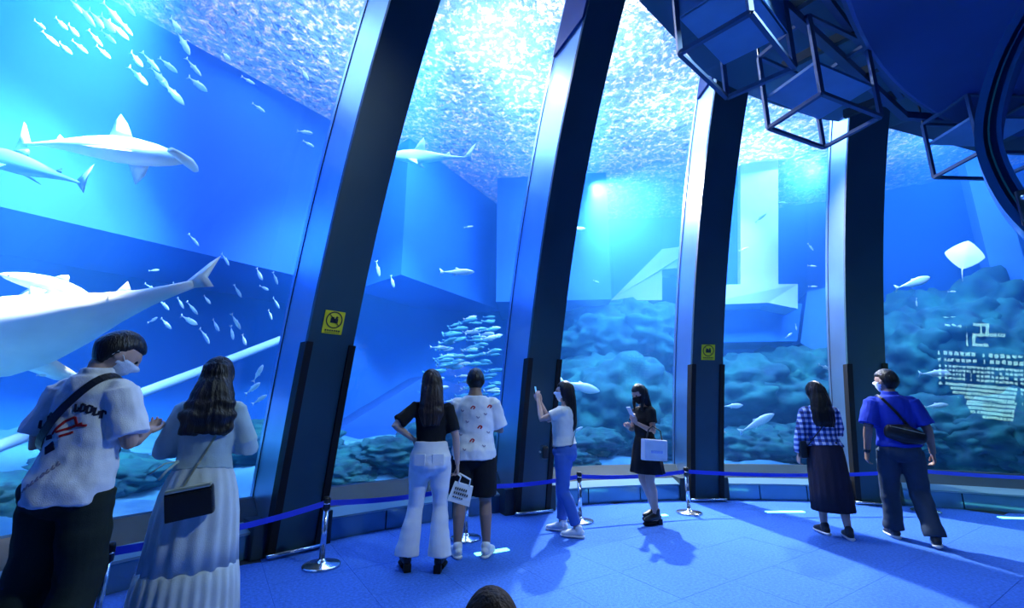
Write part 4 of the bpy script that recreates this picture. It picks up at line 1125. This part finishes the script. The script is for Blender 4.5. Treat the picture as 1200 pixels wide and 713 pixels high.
for sx in (-1, 1):
    MB().box((sx * .080 * p.k, -.141 * p.k, .915 * p.k), (.10, .012, .10), Matrix.Rotation(sx * .25, 4, 'Z'), .004).build('back_pocket', MAT['white_denim'], p.root)
bag = empty('hand_bag', p.root.location, p.root.rotation_euler.z, 'small white handbag with dark lettering in the hand of the woman in white jeans', 'bag')
hp = V((.255, .035, .775)) * p.k; R_ = Matrix.Rotation(math.radians(16), 4, 'Y')
bc = hp + V((.03, 0, -.165)); b3 = R_.to_3x3()
MB().hexa([bc + b3 @ V(q) for q in ((-.10, -.05, -.08), (.10, -.05, -.08), (.10, .05, -.08), (-.10, .05, -.08), (-.085, -.028, .08), (.085, -.028, .08), (.085, .028, .08), (-.085, .028, .08))]).build('pouch', MAT['bag_white'], bag)
for sy in (-1, 1):
    MB().tube([bc + b3 @ V((-.05, sy * .028, .075)), bc + b3 @ V((-.045, sy * .02, .13)), hp + V((-.01, sy * .012, .0)), hp + V((.012, sy * .012, .0)), bc + b3 @ V((.045, sy * .02, .13)), bc + b3 @ V((.05, sy * .028, .075))], .006, 8).build('handle', MAT['bag_white'], bag, True)
mb = MB()
for r_, (z_, n_) in enumerate(((.035, 6), (.0, 7), (-.035, 5))):
    for i in range(n_): mb.box(bc + b3 @ V((-.06 + i * .019, -.0395 - (.035 - z_) * .14 - .002, z_)), (.012, .003, .020 if r_ < 2 else .012), R_)
mb.build('lettering', MAT['bag_print'], bag)

# 4 --- man in the white T-shirt
p = Person('man with cropped dark hair in a white patterned T-shirt and black shorts', (-.36, 4.52), 4, 1.70, 'm', MAT['skin_tan'], head=(0, 3, 0), curl=(.6, .6), width=1.03,
           arms={'L': [(-.255, .03, 1.12), (-.02, .22, 1.14)], 'R': [(.255, .03, 1.12), (.02, .24, 1.17)]}, hand_n={'L': (0, -1, 0), 'R': (0, -1, 0)}, hand_d={'L': (1, .1, .1), 'R': (-1, .1, .1)},
           legs={'L': [(-.125, .01, .47), (-.135, -.03, .085), (-.3, 1, 0)], 'R': [(.115, .01, .47), (.13, -.03, .085), (.35, 1, 0)]})
sh = p.top('t_shirt', MAT['white_cloth'], .026, .85, 1.44, .46, .030, flare=.022, grow=.02)
p.trousers('shorts', MAT['black_cloth'], lerpfn((0, .125), (.3, .118), (.52, .108)), 1.0, .018, .44, .006)
p.short_hair(MAT['hair_black'], -.60, .5, 1.09)
for q in 'LR': p.shoe(q, MAT['shoe_white'], MAT['shoe_white'])
mot = [(-.12, 1.30), (-.02, 1.33), (.10, 1.27), (-.07, 1.20), (.05, 1.15), (.13, 1.10), (-.13, 1.08), (-.02, 1.03), (.09, .98), (-.09, .95), (.14, 1.34), (.03, 1.24)]
for x, z in mot[1::3]: p.prints('red_motif', sh, [[(x - .02, z - .01), (x, z + .015), (x + .022, z + .005), (x + .005, z - .015)]], MAT['print_red'], .012)
for i, (x, z) in enumerate(mot):
    if i % 3 != 1: p.prints('dark_motif', sh, [[(x - .014, z + .01), (x + .004, z - .008), (x + .016, z + .006)]], MAT['print_grey'], .010)

# 5 --- woman raising her phone
p = Person('woman in cream top and blue jeans raising a phone with both hands', (.58, 5.24), 72, 1.60, 'f', MAT['skin'], head=(6, 4, 0), lean=(0, -.04), curl=(.55, .55),
           arms={'L': [(-.17, .22, 1.27), (-.055, .29, 1.50)], 'R': [(.17, .21, 1.25), (.055, .29, 1.47)]}, hand_n={'L': (1, -.1, 0), 'R': (-1, -.1, 0)}, hand_d={'L': (.25, .2, 1), 'R': (-.25, .2, 1)},
           legs={'L': [(-.10, -.01, .47), (-.11, -.16, .085), (0, 1, 0)], 'R': [(.09, .05, .47), (.10, .06, .085), (0, 1, 0)]})
p.top('top', MAT['cream_top'], .030, .97, 1.42, .30, .022, flare=.004, grow=.01)
p.trousers('jeans', MAT['blue_denim'], lerpfn((0, .100), (.3, .092), (.5, .072), (.75, .066), (1, .058)), 1.02, .008, .93, .006)
p.long_hair(MAT['hair_black'], 1.13, .085, .055, 0, back=-.085, tip=.7); p.mask(MAT['mask_white'])
for q in 'LR': p.shoe(q, MAT['shoe_white'], MAT['shoe_white'])
ph = empty('phone', p.root.location, p.root.rotation_euler.z, 'phone held up in both hands by the woman in cream top', 'phone')
pc = V((0, .335, 1.585)) * p.k; R_ = Matrix.Rotation(math.radians(-8), 4, 'X')
MB().box(pc, (.076, .010, .155), R_, .004).build('case', MAT['phone'], ph); MB().box(pc + V((0, -.0055, 0)), (.068, .002, .145), R_).build('screen', MAT['phone_screen'], ph)
bag = empty('shoulder_bag', p.root.location, p.root.rotation_euler.z, 'small black bag hanging at the hip of the woman raising her phone', 'bag')
p.strap('strap', MAT['leather_black'], (.12, 1.39), (-.165, .90), .012, bag, pad=.012)
MB().box(V((-.13, .20, .90)) * p.k, (.17, .07, .13), Matrix.Rotation(.4, 4, 'Z'), .02).build('pouch', MAT['leather_black'], bag); MB().add(*ball(V((-.15, .245, .90)) * p.k, .014, 10)).build('clasp', MAT['gold'], bag, True)

# 6 --- woman in black with the tote
p = Person('woman in a short black dress and dark face mask looking at her phone', (1.63, 5.70), 112, 1.60, 'f', MAT['skin'], head=(-18, 2, 0), curl=(.6, .8),
           arms={'L': [(-.205, .02, 1.11), (-.14, .23, 1.22)], 'R': [(.20, .05, 1.12), (.02, .24, 1.16)]}, hand_n={'L': (.5, -.6, .3), 'R': (0, -.1, 1)}, hand_d={'L': (.1, .5, 1), 'R': (-.7, .5, .1)},
           legs={'L': [(-.09, .03, .50), (-.10, -.02, .12), (0, 1, 0)], 'R': [(.09, .0, .50), (.11, -.17, .12), (0, 1, 0)]})
p.top('dress_bodice', MAT['black_cloth'], .014, .98, 1.42, .30, .022, flare=.0, grow=.02)
p.skirt('dress_skirt', MAT['black_cloth'], [(1.08, .125, .10, 0, 0), (1.0, .155, .125, 0, 0), (.9, .19, .155, 0, -.01), (.75, .215, .18, 0, -.01), (.60, .24, .20, 0, -.01)], 96, 12, .05, 3)
p.long_hair(MAT['hair_black'], 1.20, .09, .05, .003, back=-.09, tip=.6, sidelock=True); p.mask(MAT['mask_black'])
for q in 'LR': p.shoe(q, MAT['leather_black'], MAT['black_rubber'], 'boot')
ph = empty('phone', p.root.location, p.root.rotation_euler.z, 'pale phone in the raised hand of the woman in the black dress', 'phone')
pc = V((-.115, .285, 1.345)) * p.k; R_ = Matrix.Rotation(math.radians(28), 4, 'X').inverted()
MB().box(pc, (.074, .010, .150), R_, .004).build('case', MAT['phone_white'], ph); MB().box(pc + R_.to_3x3() @ V((0, -.0055, 0)), (.066, .002, .140), R_).build('screen', MAT['phone_screen'], ph)
bag = empty('tote_bag', p.root.location, p.root.rotation_euler.z, 'white rectangular tote bag on the hip of the woman in the black dress', 'bag')
bc = V((-.27, .08, .90)) * p.k; R_ = Matrix.Rotation(math.radians(94), 4, 'Z') @ Matrix.Rotation(math.radians(-5), 4, 'Y')
MB().box(bc, (.34, .075, .235), R_, .012).build('pouch', MAT['bag_white'], bag)
mb = MB(); b3 = R_.to_3x3()
for i in range(6): mb.box(bc + b3 @ V((-.08 + i * .030, .039, -.02)), (.02, .003, .03), R_)
mb.build('print', MAT['tank_pale'], bag)
MB().tube([bc + b3 @ V((-.12, 0, .115)), bc + b3 @ V((-.09, 0, .22)), bc + b3 @ V((0, .0, .265)) + V((.035, 0, 0)), bc + b3 @ V((.09, 0, .22)), bc + b3 @ V((.12, 0, .115))], .008, 8).build('handle', MAT['leather_black'], bag, True)

# 7 --- woman in plaid
p = Person('woman in a blue and white plaid shirt and long dark skirt', (3.47, 5.20), -14, 1.61, 'f', MAT['skin'], head=(0, 22, 0), curl=(.6, .6), width=1.06,
           arms={'L': [(-.235, -.03, 1.10), (-.26, .03, .86)], 'R': [(.20, .06, 1.12), (.05, .25, 1.15)]}, legs={'L': [(-.09, .03, .47), (-.09, .05, .085), (-.2, 1, 0)], 'R': [(.09, .0, .47), (.085, -.12, .085), (.1, 1, 0)]})
p.top('plaid_shirt', MAT['plaid'], .026, .96, 1.43, .93, .024, flare=.01, grow=.012, fold=.008)
p.skirt('long_skirt', MAT['brown_skirt'], [(1.06, .150, .126, 0, 0), (.98, .178, .146, 0, -.01), (.86, .19, .155, 0, -.015), (.7, .20, .165, 0, -.015), (.5, .205, .17, 0, -.015), (.27, .215, .18, 0, -.015)], 112, 18, .035, 8)
p.long_hair(MAT['hair_black'], 1.19, .125, .06, .004, back=-.10, tip=.75)
for q in 'LR': p.shoe(q, MAT['shoe_dark'], MAT['shoe_white'])
bag = empty('shoulder_bag', p.root.location, p.root.rotation_euler.z, 'small dark bag at the left hip of the plaid-shirted woman', 'bag')
MB().box(V((-.235, .0, .93)) * p.k, (.07, .16, .19), None, .02).build('pouch', MAT['leather_black'], bag); p.strap('strap', MAT['leather_black'], (.11, 1.41), (-.19, .97), .012, bag, pad=.008)

# 8 --- man in the blue shirt
p = Person('man in a blue short-sleeved shirt and dark jeans, walking away', (4.12, 4.98), -27, 1.73, 'm', MAT['skin_tan'], head=(4, 48, 0), curl=(.55, .55), width=.94,
           arms={'L': [(-.245, -.06, 1.10), (-.27, .02, .85)], 'R': [(.25, -.04, 1.10), (.28, .05, .86)]},
           legs={'L': [(-.115, .10, .475), (-.13, .12, .085), (-.2, 1, 0)], 'R': [(.10, .0, .47), (.13, -.15, .10), (.2, 1, 0)]})
p.top('shirt', MAT['blue_shirt'], .032, .92, 1.44, .44, .034, flare=.012, collar=True, grow=.04, fold=.009)
p.trousers('jeans', MAT['dark_denim'], lerpfn((0, .108), (.3, .098), (.5, .084), (.75, .082), (1, .088)), 1.0, .014, .98, .009)
p.short_hair(MAT['hair_black'], -.58, .4, 1.15); p.mask(MAT['mask_white'])
for q in 'LR': p.shoe(q, MAT['shoe_dark'], MAT['shoe_white'])
a, b = p.A['L'][1], p.A['L'][2]; q = b.lerp(a, .08)
MB().tube([q - (b - a).normalized() * .014, q + (b - a).normalized() * .014], .034, 14).build('wristwatch', MAT['phone'], p.root, True)
bag = empty('sling_bag', p.root.location, p.root.rotation_euler.z, 'black sling bag worn low across the back of the man in blue shirt', 'bag')
p.strap('strap', MAT['leather_black'], (-.10, 1.42), (.16, 1.0), .026, bag, pad=.014)
R_ = Matrix.Rotation(math.radians(16), 4, 'Y'); bc = V((.03, -.175, 1.055)) * p.k
v, f = rounded([bc + R_.to_3x3() @ V((-.13, .02, -.01)), bc, bc + R_.to_3x3() @ V((.14, .025, .0))], [(.07, .04), (.10, .05), (.065, .04)], 16, V((0, 0, 1)))
mesh_obj('pouch', v, f, MAT['leather_black'], bag, True)
mb = MB(); mb.bar(bc + R_.to_3x3() @ V((-.14, -.042, .045)), bc + R_.to_3x3() @ V((.14, -.040, .05)), .012, .008); mb.build('zip', MAT['gold'], bag)

# 9 --- child whose head just reaches into the frame
p = Person('small child whose dark brown crown shows at the bottom edge', (-.035, .90), 5, 1.035, 'm', MAT['skin'], head=(0, 0, 0))
p.top('t_shirt', MAT['child_shirt'], .02, .84, 1.43, .44, .025); p.trousers('shorts', MAT['black_cloth'], lerpfn((0, .115), (.3, .11), (.52, .105)), 1.0, .016, .45)
p.short_hair(MAT['hair_child'], -.6, .5, 1.12)
for q in 'LR': p.shoe(q, MAT['shoe_white'], MAT['shoe_white'])
# ------------------------------------------------------------------ fish
def fin(pts, root_dir=None, th=.006):
    """thin lens-shaped fin from an outline (list of 3D points) with real thickness"""
    P = [V(p) for p in pts]; c_ = sum(P, V()) / len(P)
    n = (P[1] - P[0]).cross(P[2] - P[0]).normalized()
    v = P + [c_ + n * th, c_ - n * th]; k = len(P)
    f = []
    for i in range(k): f += [(i, (i + 1) % k, k), ((i + 1) % k, i, k + 1)]
    return v, f
def fish_body(L, hgt, wid, n=12, bend=0.0, shape=None):
    shape = shape or [(0, .04), (.04, .30), (.12, .62), (.25, .92), (.38, 1), (.55, .85), (.72, .52), (.86, .24), (.95, .13), (1, .10)]
    pts, rad = [], []
    for t, s in shape:
        x = .5 - t; pts.append(V((x * L, bend * L * (x - .1) ** 2 * 2, 0))); rad.append((wid * s * L / 2, hgt * s * L / 2))
    return loft(pts, rad, n, V((0, 1, 0)))
def frame_at(px, py, r, ang, yaw=0.0, roll=0.0):
    """pose of a fish: swims along the given screen heading, turned by yaw out of that plane"""
    P = at_r(px, py, r)
    a = math.radians(ang); x = _R * math.cos(a) + _U * math.sin(a)
    fw = (P - EYE).normalized()
    x = (x * math.cos(math.radians(yaw)) + fw * math.sin(math.radians(yaw))).normalized()
    up = _U if abs(x.dot(_U)) < .8 else _R
    z = (up - x * x.dot(up)).normalized(); y = z.cross(x)
    m = Matrix((x, y, z)).transposed().to_4x4(); m.translation = P
    depth = (P - EYE).dot(_F)
    return m @ Matrix.Rotation(math.radians(roll), 4, 'X'), depth
small_me = []
for s in range(3):
    mb = MB()
    v, f = fish_body(1.0, .22 + .03 * s, .12, 10, bend=.08 * (s - 1)); mb.add(v, f)
    e = V((-.49, .08 * (s - 1) * .7, 0))
    mb.add(*fin([e + V((.04, 0, 0)), e + V((-.14, 0, .13)), e + V((-.09, 0, 0)), e + V((-.14, 0, -.13))], None, .008))
    mb.add(*fin([(.08, 0, .09), (-.16, 0, .07), (-.10, 0, .15)], None, .006)); mb.add(*fin([(-.02, 0, -.09), (-.22, 0, -.05), (-.16, 0, -.13)], None, .006))
    t = mb.build('silver_fish', MAT['fish_silver'], None, True); small_me.append(t.data); bpy.data.objects.remove(t)
dark_me = small_me[0].copy(); dark_me.materials.clear(); dark_me.materials.append(MAT['shark_dark'])
teal_me = [q.copy() for q in small_me]
for q in teal_me: q.materials.clear(); q.materials.append(MAT['fish_teal'])
def small_fish(px, py, ln, ang, r, label, group=None, dark=False, yaw=None, teal=False):
    m, d = frame_at(px, py, r, ang, rnd.uniform(-25, 25) if yaw is None else yaw)
    o = bpy.data.objects.new('silver_fish' if not dark else 'dark_fish', dark_me if dark else teal_me[rnd.randrange(3)] if teal else small_me[rnd.randrange(3)]); COL.objects.link(o)
    s = ln * d / FPX / 1.1
    o.matrix_world = m @ Matrix.Diagonal((s, s, s, 1))
    return tag(o, label, 'fish', group)
TL = [(101, 18, 30, -52), (115, 24, 34, -52), (126, 28, 36, -50), (134, 18, 34, -50), (140, 36, 26, -45), (147, 32, 26, -50), (113, 46, 22, -50), (128, 44, 22, -42), (163, 90, 30, -45), (160, 70, 28, -50), (178, 74, 26, -48), (188, 92, 36, -50), (204, 110, 32, -48),
      (198, 77, 24, -40), (232, 99, 30, -38), (206, 30, 30, -55), (216, 52, 34, -62), (228, 80, 24, -50), (86, 36, 22, -48), (72, 28, 22, -45), (60, 46, 20, -42), (95, 56, 22, -40), (122, 62, 22, -42), (48, 30, 20, -40), (77, 57, 20, -42), (265, 66, 20, -45), (150, 8, 26, -52), (90, 8, 24, -50)]
ORD = ['leftmost', 'second', 'third', 'fourth', 'fifth', 'sixth', 'seventh', 'eighth', 'ninth', 'tenth', 'eleventh', 'twelfth', 'thirteenth', 'fourteenth', 'fifteenth', 'sixteenth', 'seventeenth', 'eighteenth', 'nineteenth', 'twentieth',
       'twenty-first', 'twenty-second', 'twenty-third', 'twenty-fourth', 'twenty-fifth', 'twenty-sixth', 'twenty-seventh', 'rightmost']
for i, (x, y, l, a) in enumerate(sorted(TL)):
    w = ORD[i] if i < len(TL) - 1 else ORD[-1]
    small_fish(x, y, l, a, 9.2 + .5 * rnd.random(), f'silver fish, {w}{"" if w.endswith("most") else " from the left"} in the school near the top left corner', 'fish school near the top left')
ML = [(228, 282, 17, -50), (265, 305, 19, -60), (304, 322, 17, -65), (323, 327, 16, -70), (310, 338, 15, -25), (279, 342, 17, -60), (324, 356, 17, -60), (317, 370, 13, -70), (277, 378, 21, -60), (272, 391, 17, -80), (286, 399, 15, -70), (181, 317, 11, 5), (178, 338, 17, -35), (193, 358, 22, -45), (212, 356, 15, -60),
      (222, 376, 26, -28), (226, 362, 19, -50), (241, 395, 24, -60), (253, 382, 19, -60), (180, 375, 16, 30), (195, 380, 17, -45), (303, 437, 24, 60), (297, 455, 26, 38), (305, 468, 22, 32), (243, 352, 14, -50), (208, 336, 15, -40)]
for i, (x, y, l, a) in enumerate(sorted(ML)):
    w = ORD[i] if i < len(ML) - 1 else ORD[-1]
    small_fish(x, y, l, a, 9.4 + .6 * rnd.random(), f'small fish, {w}{"" if w.endswith("most") else " from the left"} of those scattered above the left couple', 'loose fish above the left couple')
for k in range(96):
    t = rnd.random(); x = 540 - 62 * t + rnd.random() * (46 + 60 * t); y = 374 + 92 * t + rnd.uniform(-7, 7)
    if x > 592: x = 592 - rnd.random() * 60
    small_fish(x, y, rnd.uniform(15, 24), rnd.uniform(-4, 14), 10.2 + rnd.random() * .9, 'small teal-silver fish in the dense school above the couple in white jeans and white tee', 'dense fish school in the second window', teal=k % 4 != 0)
NAMED = [(513, 28, 20, 20, 8.6, 'white fish at the top beside the nearest leaning column'), (546, 77, 28, -8, 9.0, 'slim white fish under the bright surface in the second window'), (499, 106, 15, 80, 9.2, 'tiny fish swimming upright near the top of the second window'),
         (428, 313, 17, -72, 9.6, 'small fish nose-down just right of the nearest column, leftmost of three'), (443, 316, 19, -78, 9.6, 'small fish nose-down just right of the nearest column, middle of three'), (460, 331, 15, -75, 9.8, 'small fish nose-down just right of the nearest column, rightmost of three'),
         (416, 358, 15, -70, 9.4, 'small fish touching the nearest column edge near its yellow sign'), (538, 319, 40, 0, 9.4, 'slim bright fish alone in the middle of the second window'), (550, 266, 11, 10, 11, 'tiny faint fish under the bright surface reflection'),
         (678, 268, 18, 0, 9.6, 'slim fish beside the column behind the phone-raising woman'), (699, 330, 8, -20, 11, 'tiny fish in front of the dark wall block'), (682, 454, 48, -14, 9.4, 'large bright fish just above the phone-raising woman head'), (677, 504, 15, 28, 9.2, 'small fish at chest height right of the phone-raising woman'),
         (872, 292, 13, 20, 10.4, 'small pale fish beside the bright pillar'), (950, 290, 11, -50, 10.4, 'tiny fish right of the bright pillar, topmost of three'), (952, 312, 11, -5, 10.4, 'tiny fish right of the bright pillar, middle of three'), (953, 336, 11, 0, 10.4, 'tiny fish right of the bright pillar, lowest of three'),
         (860, 476, 24, 4, 9.4, 'plump white fish in the lower fourth window'), (889, 495, 46, 28, 9.2, 'long white fish slanting upward in the lower fourth window'), (846, 505, 14, -30, 9.2, 'small fish at the lower left of the fourth window'), (968, 431, 18, -20, 9.2, 'pale fish beside the right column above the plaid-shirted woman'),
         (925, 393, 10, 38, 10, 'tiny fish below the pale ledge'), (933, 384, 8, -80, 10, 'tiny upright fish below the pale ledge'), (1073, 331, 42, 18, 9.6, 'slim pale fish slanting upward left of the white ray'), (1074, 355, 10, -85, 9.8, 'tiny upright fish in the fifth window'),
         (1116, 342, 10, 0, 9.8, 'tiny fish under the white ray tail'), (1098, 438, 36, 2, 9.4, 'flat white fish right of the blue-shirted man head'), (1098, 476, 30, 6, 9.6, 'pale fish low in the fifth window above the reef'), (49, 440, 13, 0, 9.0, 'tiny bright fish left of the printed-shirt man head'), (292, 95, 18, -30, 9.4, 'lone small fish under the surface, left of the nearest column'),
         (304, 127, 18, -35, 9.4, 'lone small fish in open water below the surface at upper left'), (358, 88, 17, -60, 9.2, 'small steep fish near the top of the nearest column'), (358, 155, 19, -10, 9.0, 'small fish almost level beside the nearest column'), (362, 169, 15, -30, 9.0, 'small fish below its level companion beside the nearest column')]
for x, y, l, a, r, lb in NAMED: small_fish(x, y, l, a, r, lb, yaw=0)
small_fish(892, 255, 17, 38, 9.6, 'dark fish in front of the bright pillar', dark=True, yaw=0); small_fish(918, 238, 15, 178, 9.6, 'dark fish right of the bright pillar top', dark=True, yaw=0); small_fish(1182, 200, 14, 150, 10, 'dark fish seen through the round portal', dark=True, yaw=0)

SHARK = [(0, .10), (.03, .35), (.08, .58), (.16, .82), (.28, 1), (.40, .96), (.55, .72), (.70, .42), (.82, .24), (.92, .15), (1, .10)]
def shark(name, label, px, py, lpx, ang, r, hgt=.17, wid=.15, bend=.15, skin=None, hammer=False, mirror=False, roll=0, dorsal=.15, yaw=0, tail=1.0):
    skin = skin or MAT['shark_skin']
    m, d = frame_at(px, py, r, ang, yaw, roll)
    L = lpx * d / FPX
    root = empty(name, (0, 0, 0), 0, label, 'shark'); root.matrix_world = m
    v, f = fish_body(L, hgt, wid, 18, bend, SHARK); b = mesh_obj('body', v, f, skin, root, True)
    X = lambda t: (.5 - t) * L
    Y = lambda t: bend * L * ((.5 - t) - .1) ** 2 * 2
    h = hgt * L / 2
    def blade(nm, pts): v, f = fin(pts, None, .012 * L); return mesh_obj(nm, v, f, skin, root, True)
    blade('dorsal_fin', [(X(.30), Y(.3), h * .85), (X(.37), Y(.37), h + dorsal * L * .6), (X(.43), Y(.43), h + dorsal * L), (X(.445), Y(.44), h + dorsal * L * .7), (X(.45), Y(.45), h * .75)])
    blade('rear_fin', [(X(.70), Y(.7), h * .35), (X(.76), Y(.76), h * .35 + .04 * L), (X(.78), Y(.78), h * .25)])
    for s in (-1, 1):
        blade('pectoral_fin', [(X(.22), Y(.22) + s * wid * L * .35, -h * .3), (X(.30), Y(.3) + s * (wid * L * .4 + .08 * L), -h * .6 - .03 * L), (X(.40), Y(.4) + s * (wid * L * .4 + .15 * L), -h * .7 - .06 * L), (X(.36), Y(.36) + s * wid * L * .4, -h * .35)])
        MB().add(*ball(V((X(.07), Y(.07) + s * wid * L * .24, h * .12)) if not hammer else V((X(.02), Y(.02) + s * .095 * L, 0)), .008 * L, 8)).build('eye', MAT['eye'], root, True)
    blade('tail_fin', [(X(.94), Y(.94), 0), (X(1.06), Y(1.06), .14 * L * tail), (X(1.10), Y(1.10), .17 * L * tail), (X(1.04), Y(1.03), .02 * L), (X(1.07), Y(1.06), -.07 * L * tail), (X(1.03), Y(1.02), -.05 * L * tail)])
    if hammer:
        v, f = loft([V((X(.02), Y(.02) - .105 * L, 0)), V((X(.01), Y(.02) - .07 * L, 0)), V((X(.0), Y(.0), 0)), V((X(.01), Y(.02) + .07 * L, 0)), V((X(.02), Y(.02) + .105 * L, 0))], [(.02 * L, .016 * L), (.030 * L, .020 * L), (.04 * L, .026 * L), (.030 * L, .020 * L), (.02 * L, .016 * L)], 12, V((1, 0, 0)))
        mesh_obj('hammer_head', v, f, skin, root, True)
    return root
shark('hammerhead_shark', 'pale hammerhead shark with tall dorsal fin swimming right at upper left', 112, 172, 205, -7, 8.9, .155, .15, .12, None, True, roll=-14)
shark('small_shark', 'pale shark swimming left just beside the nearest column top', 503, 184, 92, 178, 9.2, .17, .16, .1, roll=-10)
shark('tuna', 'bluish slim large fish under the hammerhead at the left edge', 38, 197, 150, 163, 9.6, .17, .12, .15, MAT['shark_dark'], dorsal=.05)
shark('whale_shark', 'huge pale whale shark with bright flank above the man in the printed shirt', 62, 380, 350, 195, 8.7, .25, .30, .02, MAT['shark_pale'] if 'shark_pale' in MAT else MAT['ray_white'], roll=20, dorsal=.05, tail=.45)
shark('curved_shark', 'white curved shark arching above the whale shark at left', 85, 342, 140, 164, 8.8, .15, .14, .35, MAT['ray_white'], roll=0, dorsal=.05)
# ray
m, d = frame_at(1131, 299, 9.6, 78, 0, 0)
s = 27 * d / FPX
root = empty('ray', (0, 0, 0), 0, 'white diamond-shaped ray with thin tail in the fifth window', 'ray'); root.matrix_world = m @ Matrix.Rotation(math.radians(66), 4, 'X')
v, f = [], []
NU = 28
for lay, zz_ in ((0, 1), (1, -1)):
    for i in range(9):
        rr_ = i / 8
        for k in range(NU):
            a = 2 * PI * k / NU; ca, sa = math.cos(a), math.sin(a)
            q = 1 / (abs(ca) ** 1.25 / .56 + abs(sa) ** 1.25 / .62) ** (1 / 1.25) if True else 1
            x, y = q * ca * rr_ * 1.0, q * sa * rr_
            z = zz_ * .075 * (1 - rr_ ** 1.5) * math.exp(-(y * 2.2) ** 2 * .6) + .10 * y * y
            v.append(V((x * s, y * s, z * s)))
for lay in range(2):
    o_ = lay * 9 * NU
    for i in range(8):
        for k in range(NU): f.append((o_ + i * NU + k, o_ + i * NU + (k + 1) % NU, o_ + (i + 1) * NU + (k + 1) % NU, o_ + (i + 1) * NU + k))
mesh_obj('body', v, f, MAT['ray_white'], root, True)
MB().tube([V((-.42, 0, 0)) * s, V((-.7, .02, .02)) * s, V((-1.15, .10, .0)) * s], [.035 * s, .02 * s, .007 * s], 8).build('tail', MAT['ray_white'], root, True)
for sy in (-1, 1):
    mesh_obj('pelvic_fin', *fin([V((-.36, sy * .05, 0)) * s, V((-.52, sy * .16, 0)) * s, V((-.45, sy * .24, .01)) * s, V((-.30, sy * .2, .01)) * s], None, .015 * s), MAT['ray_white'], root, True)
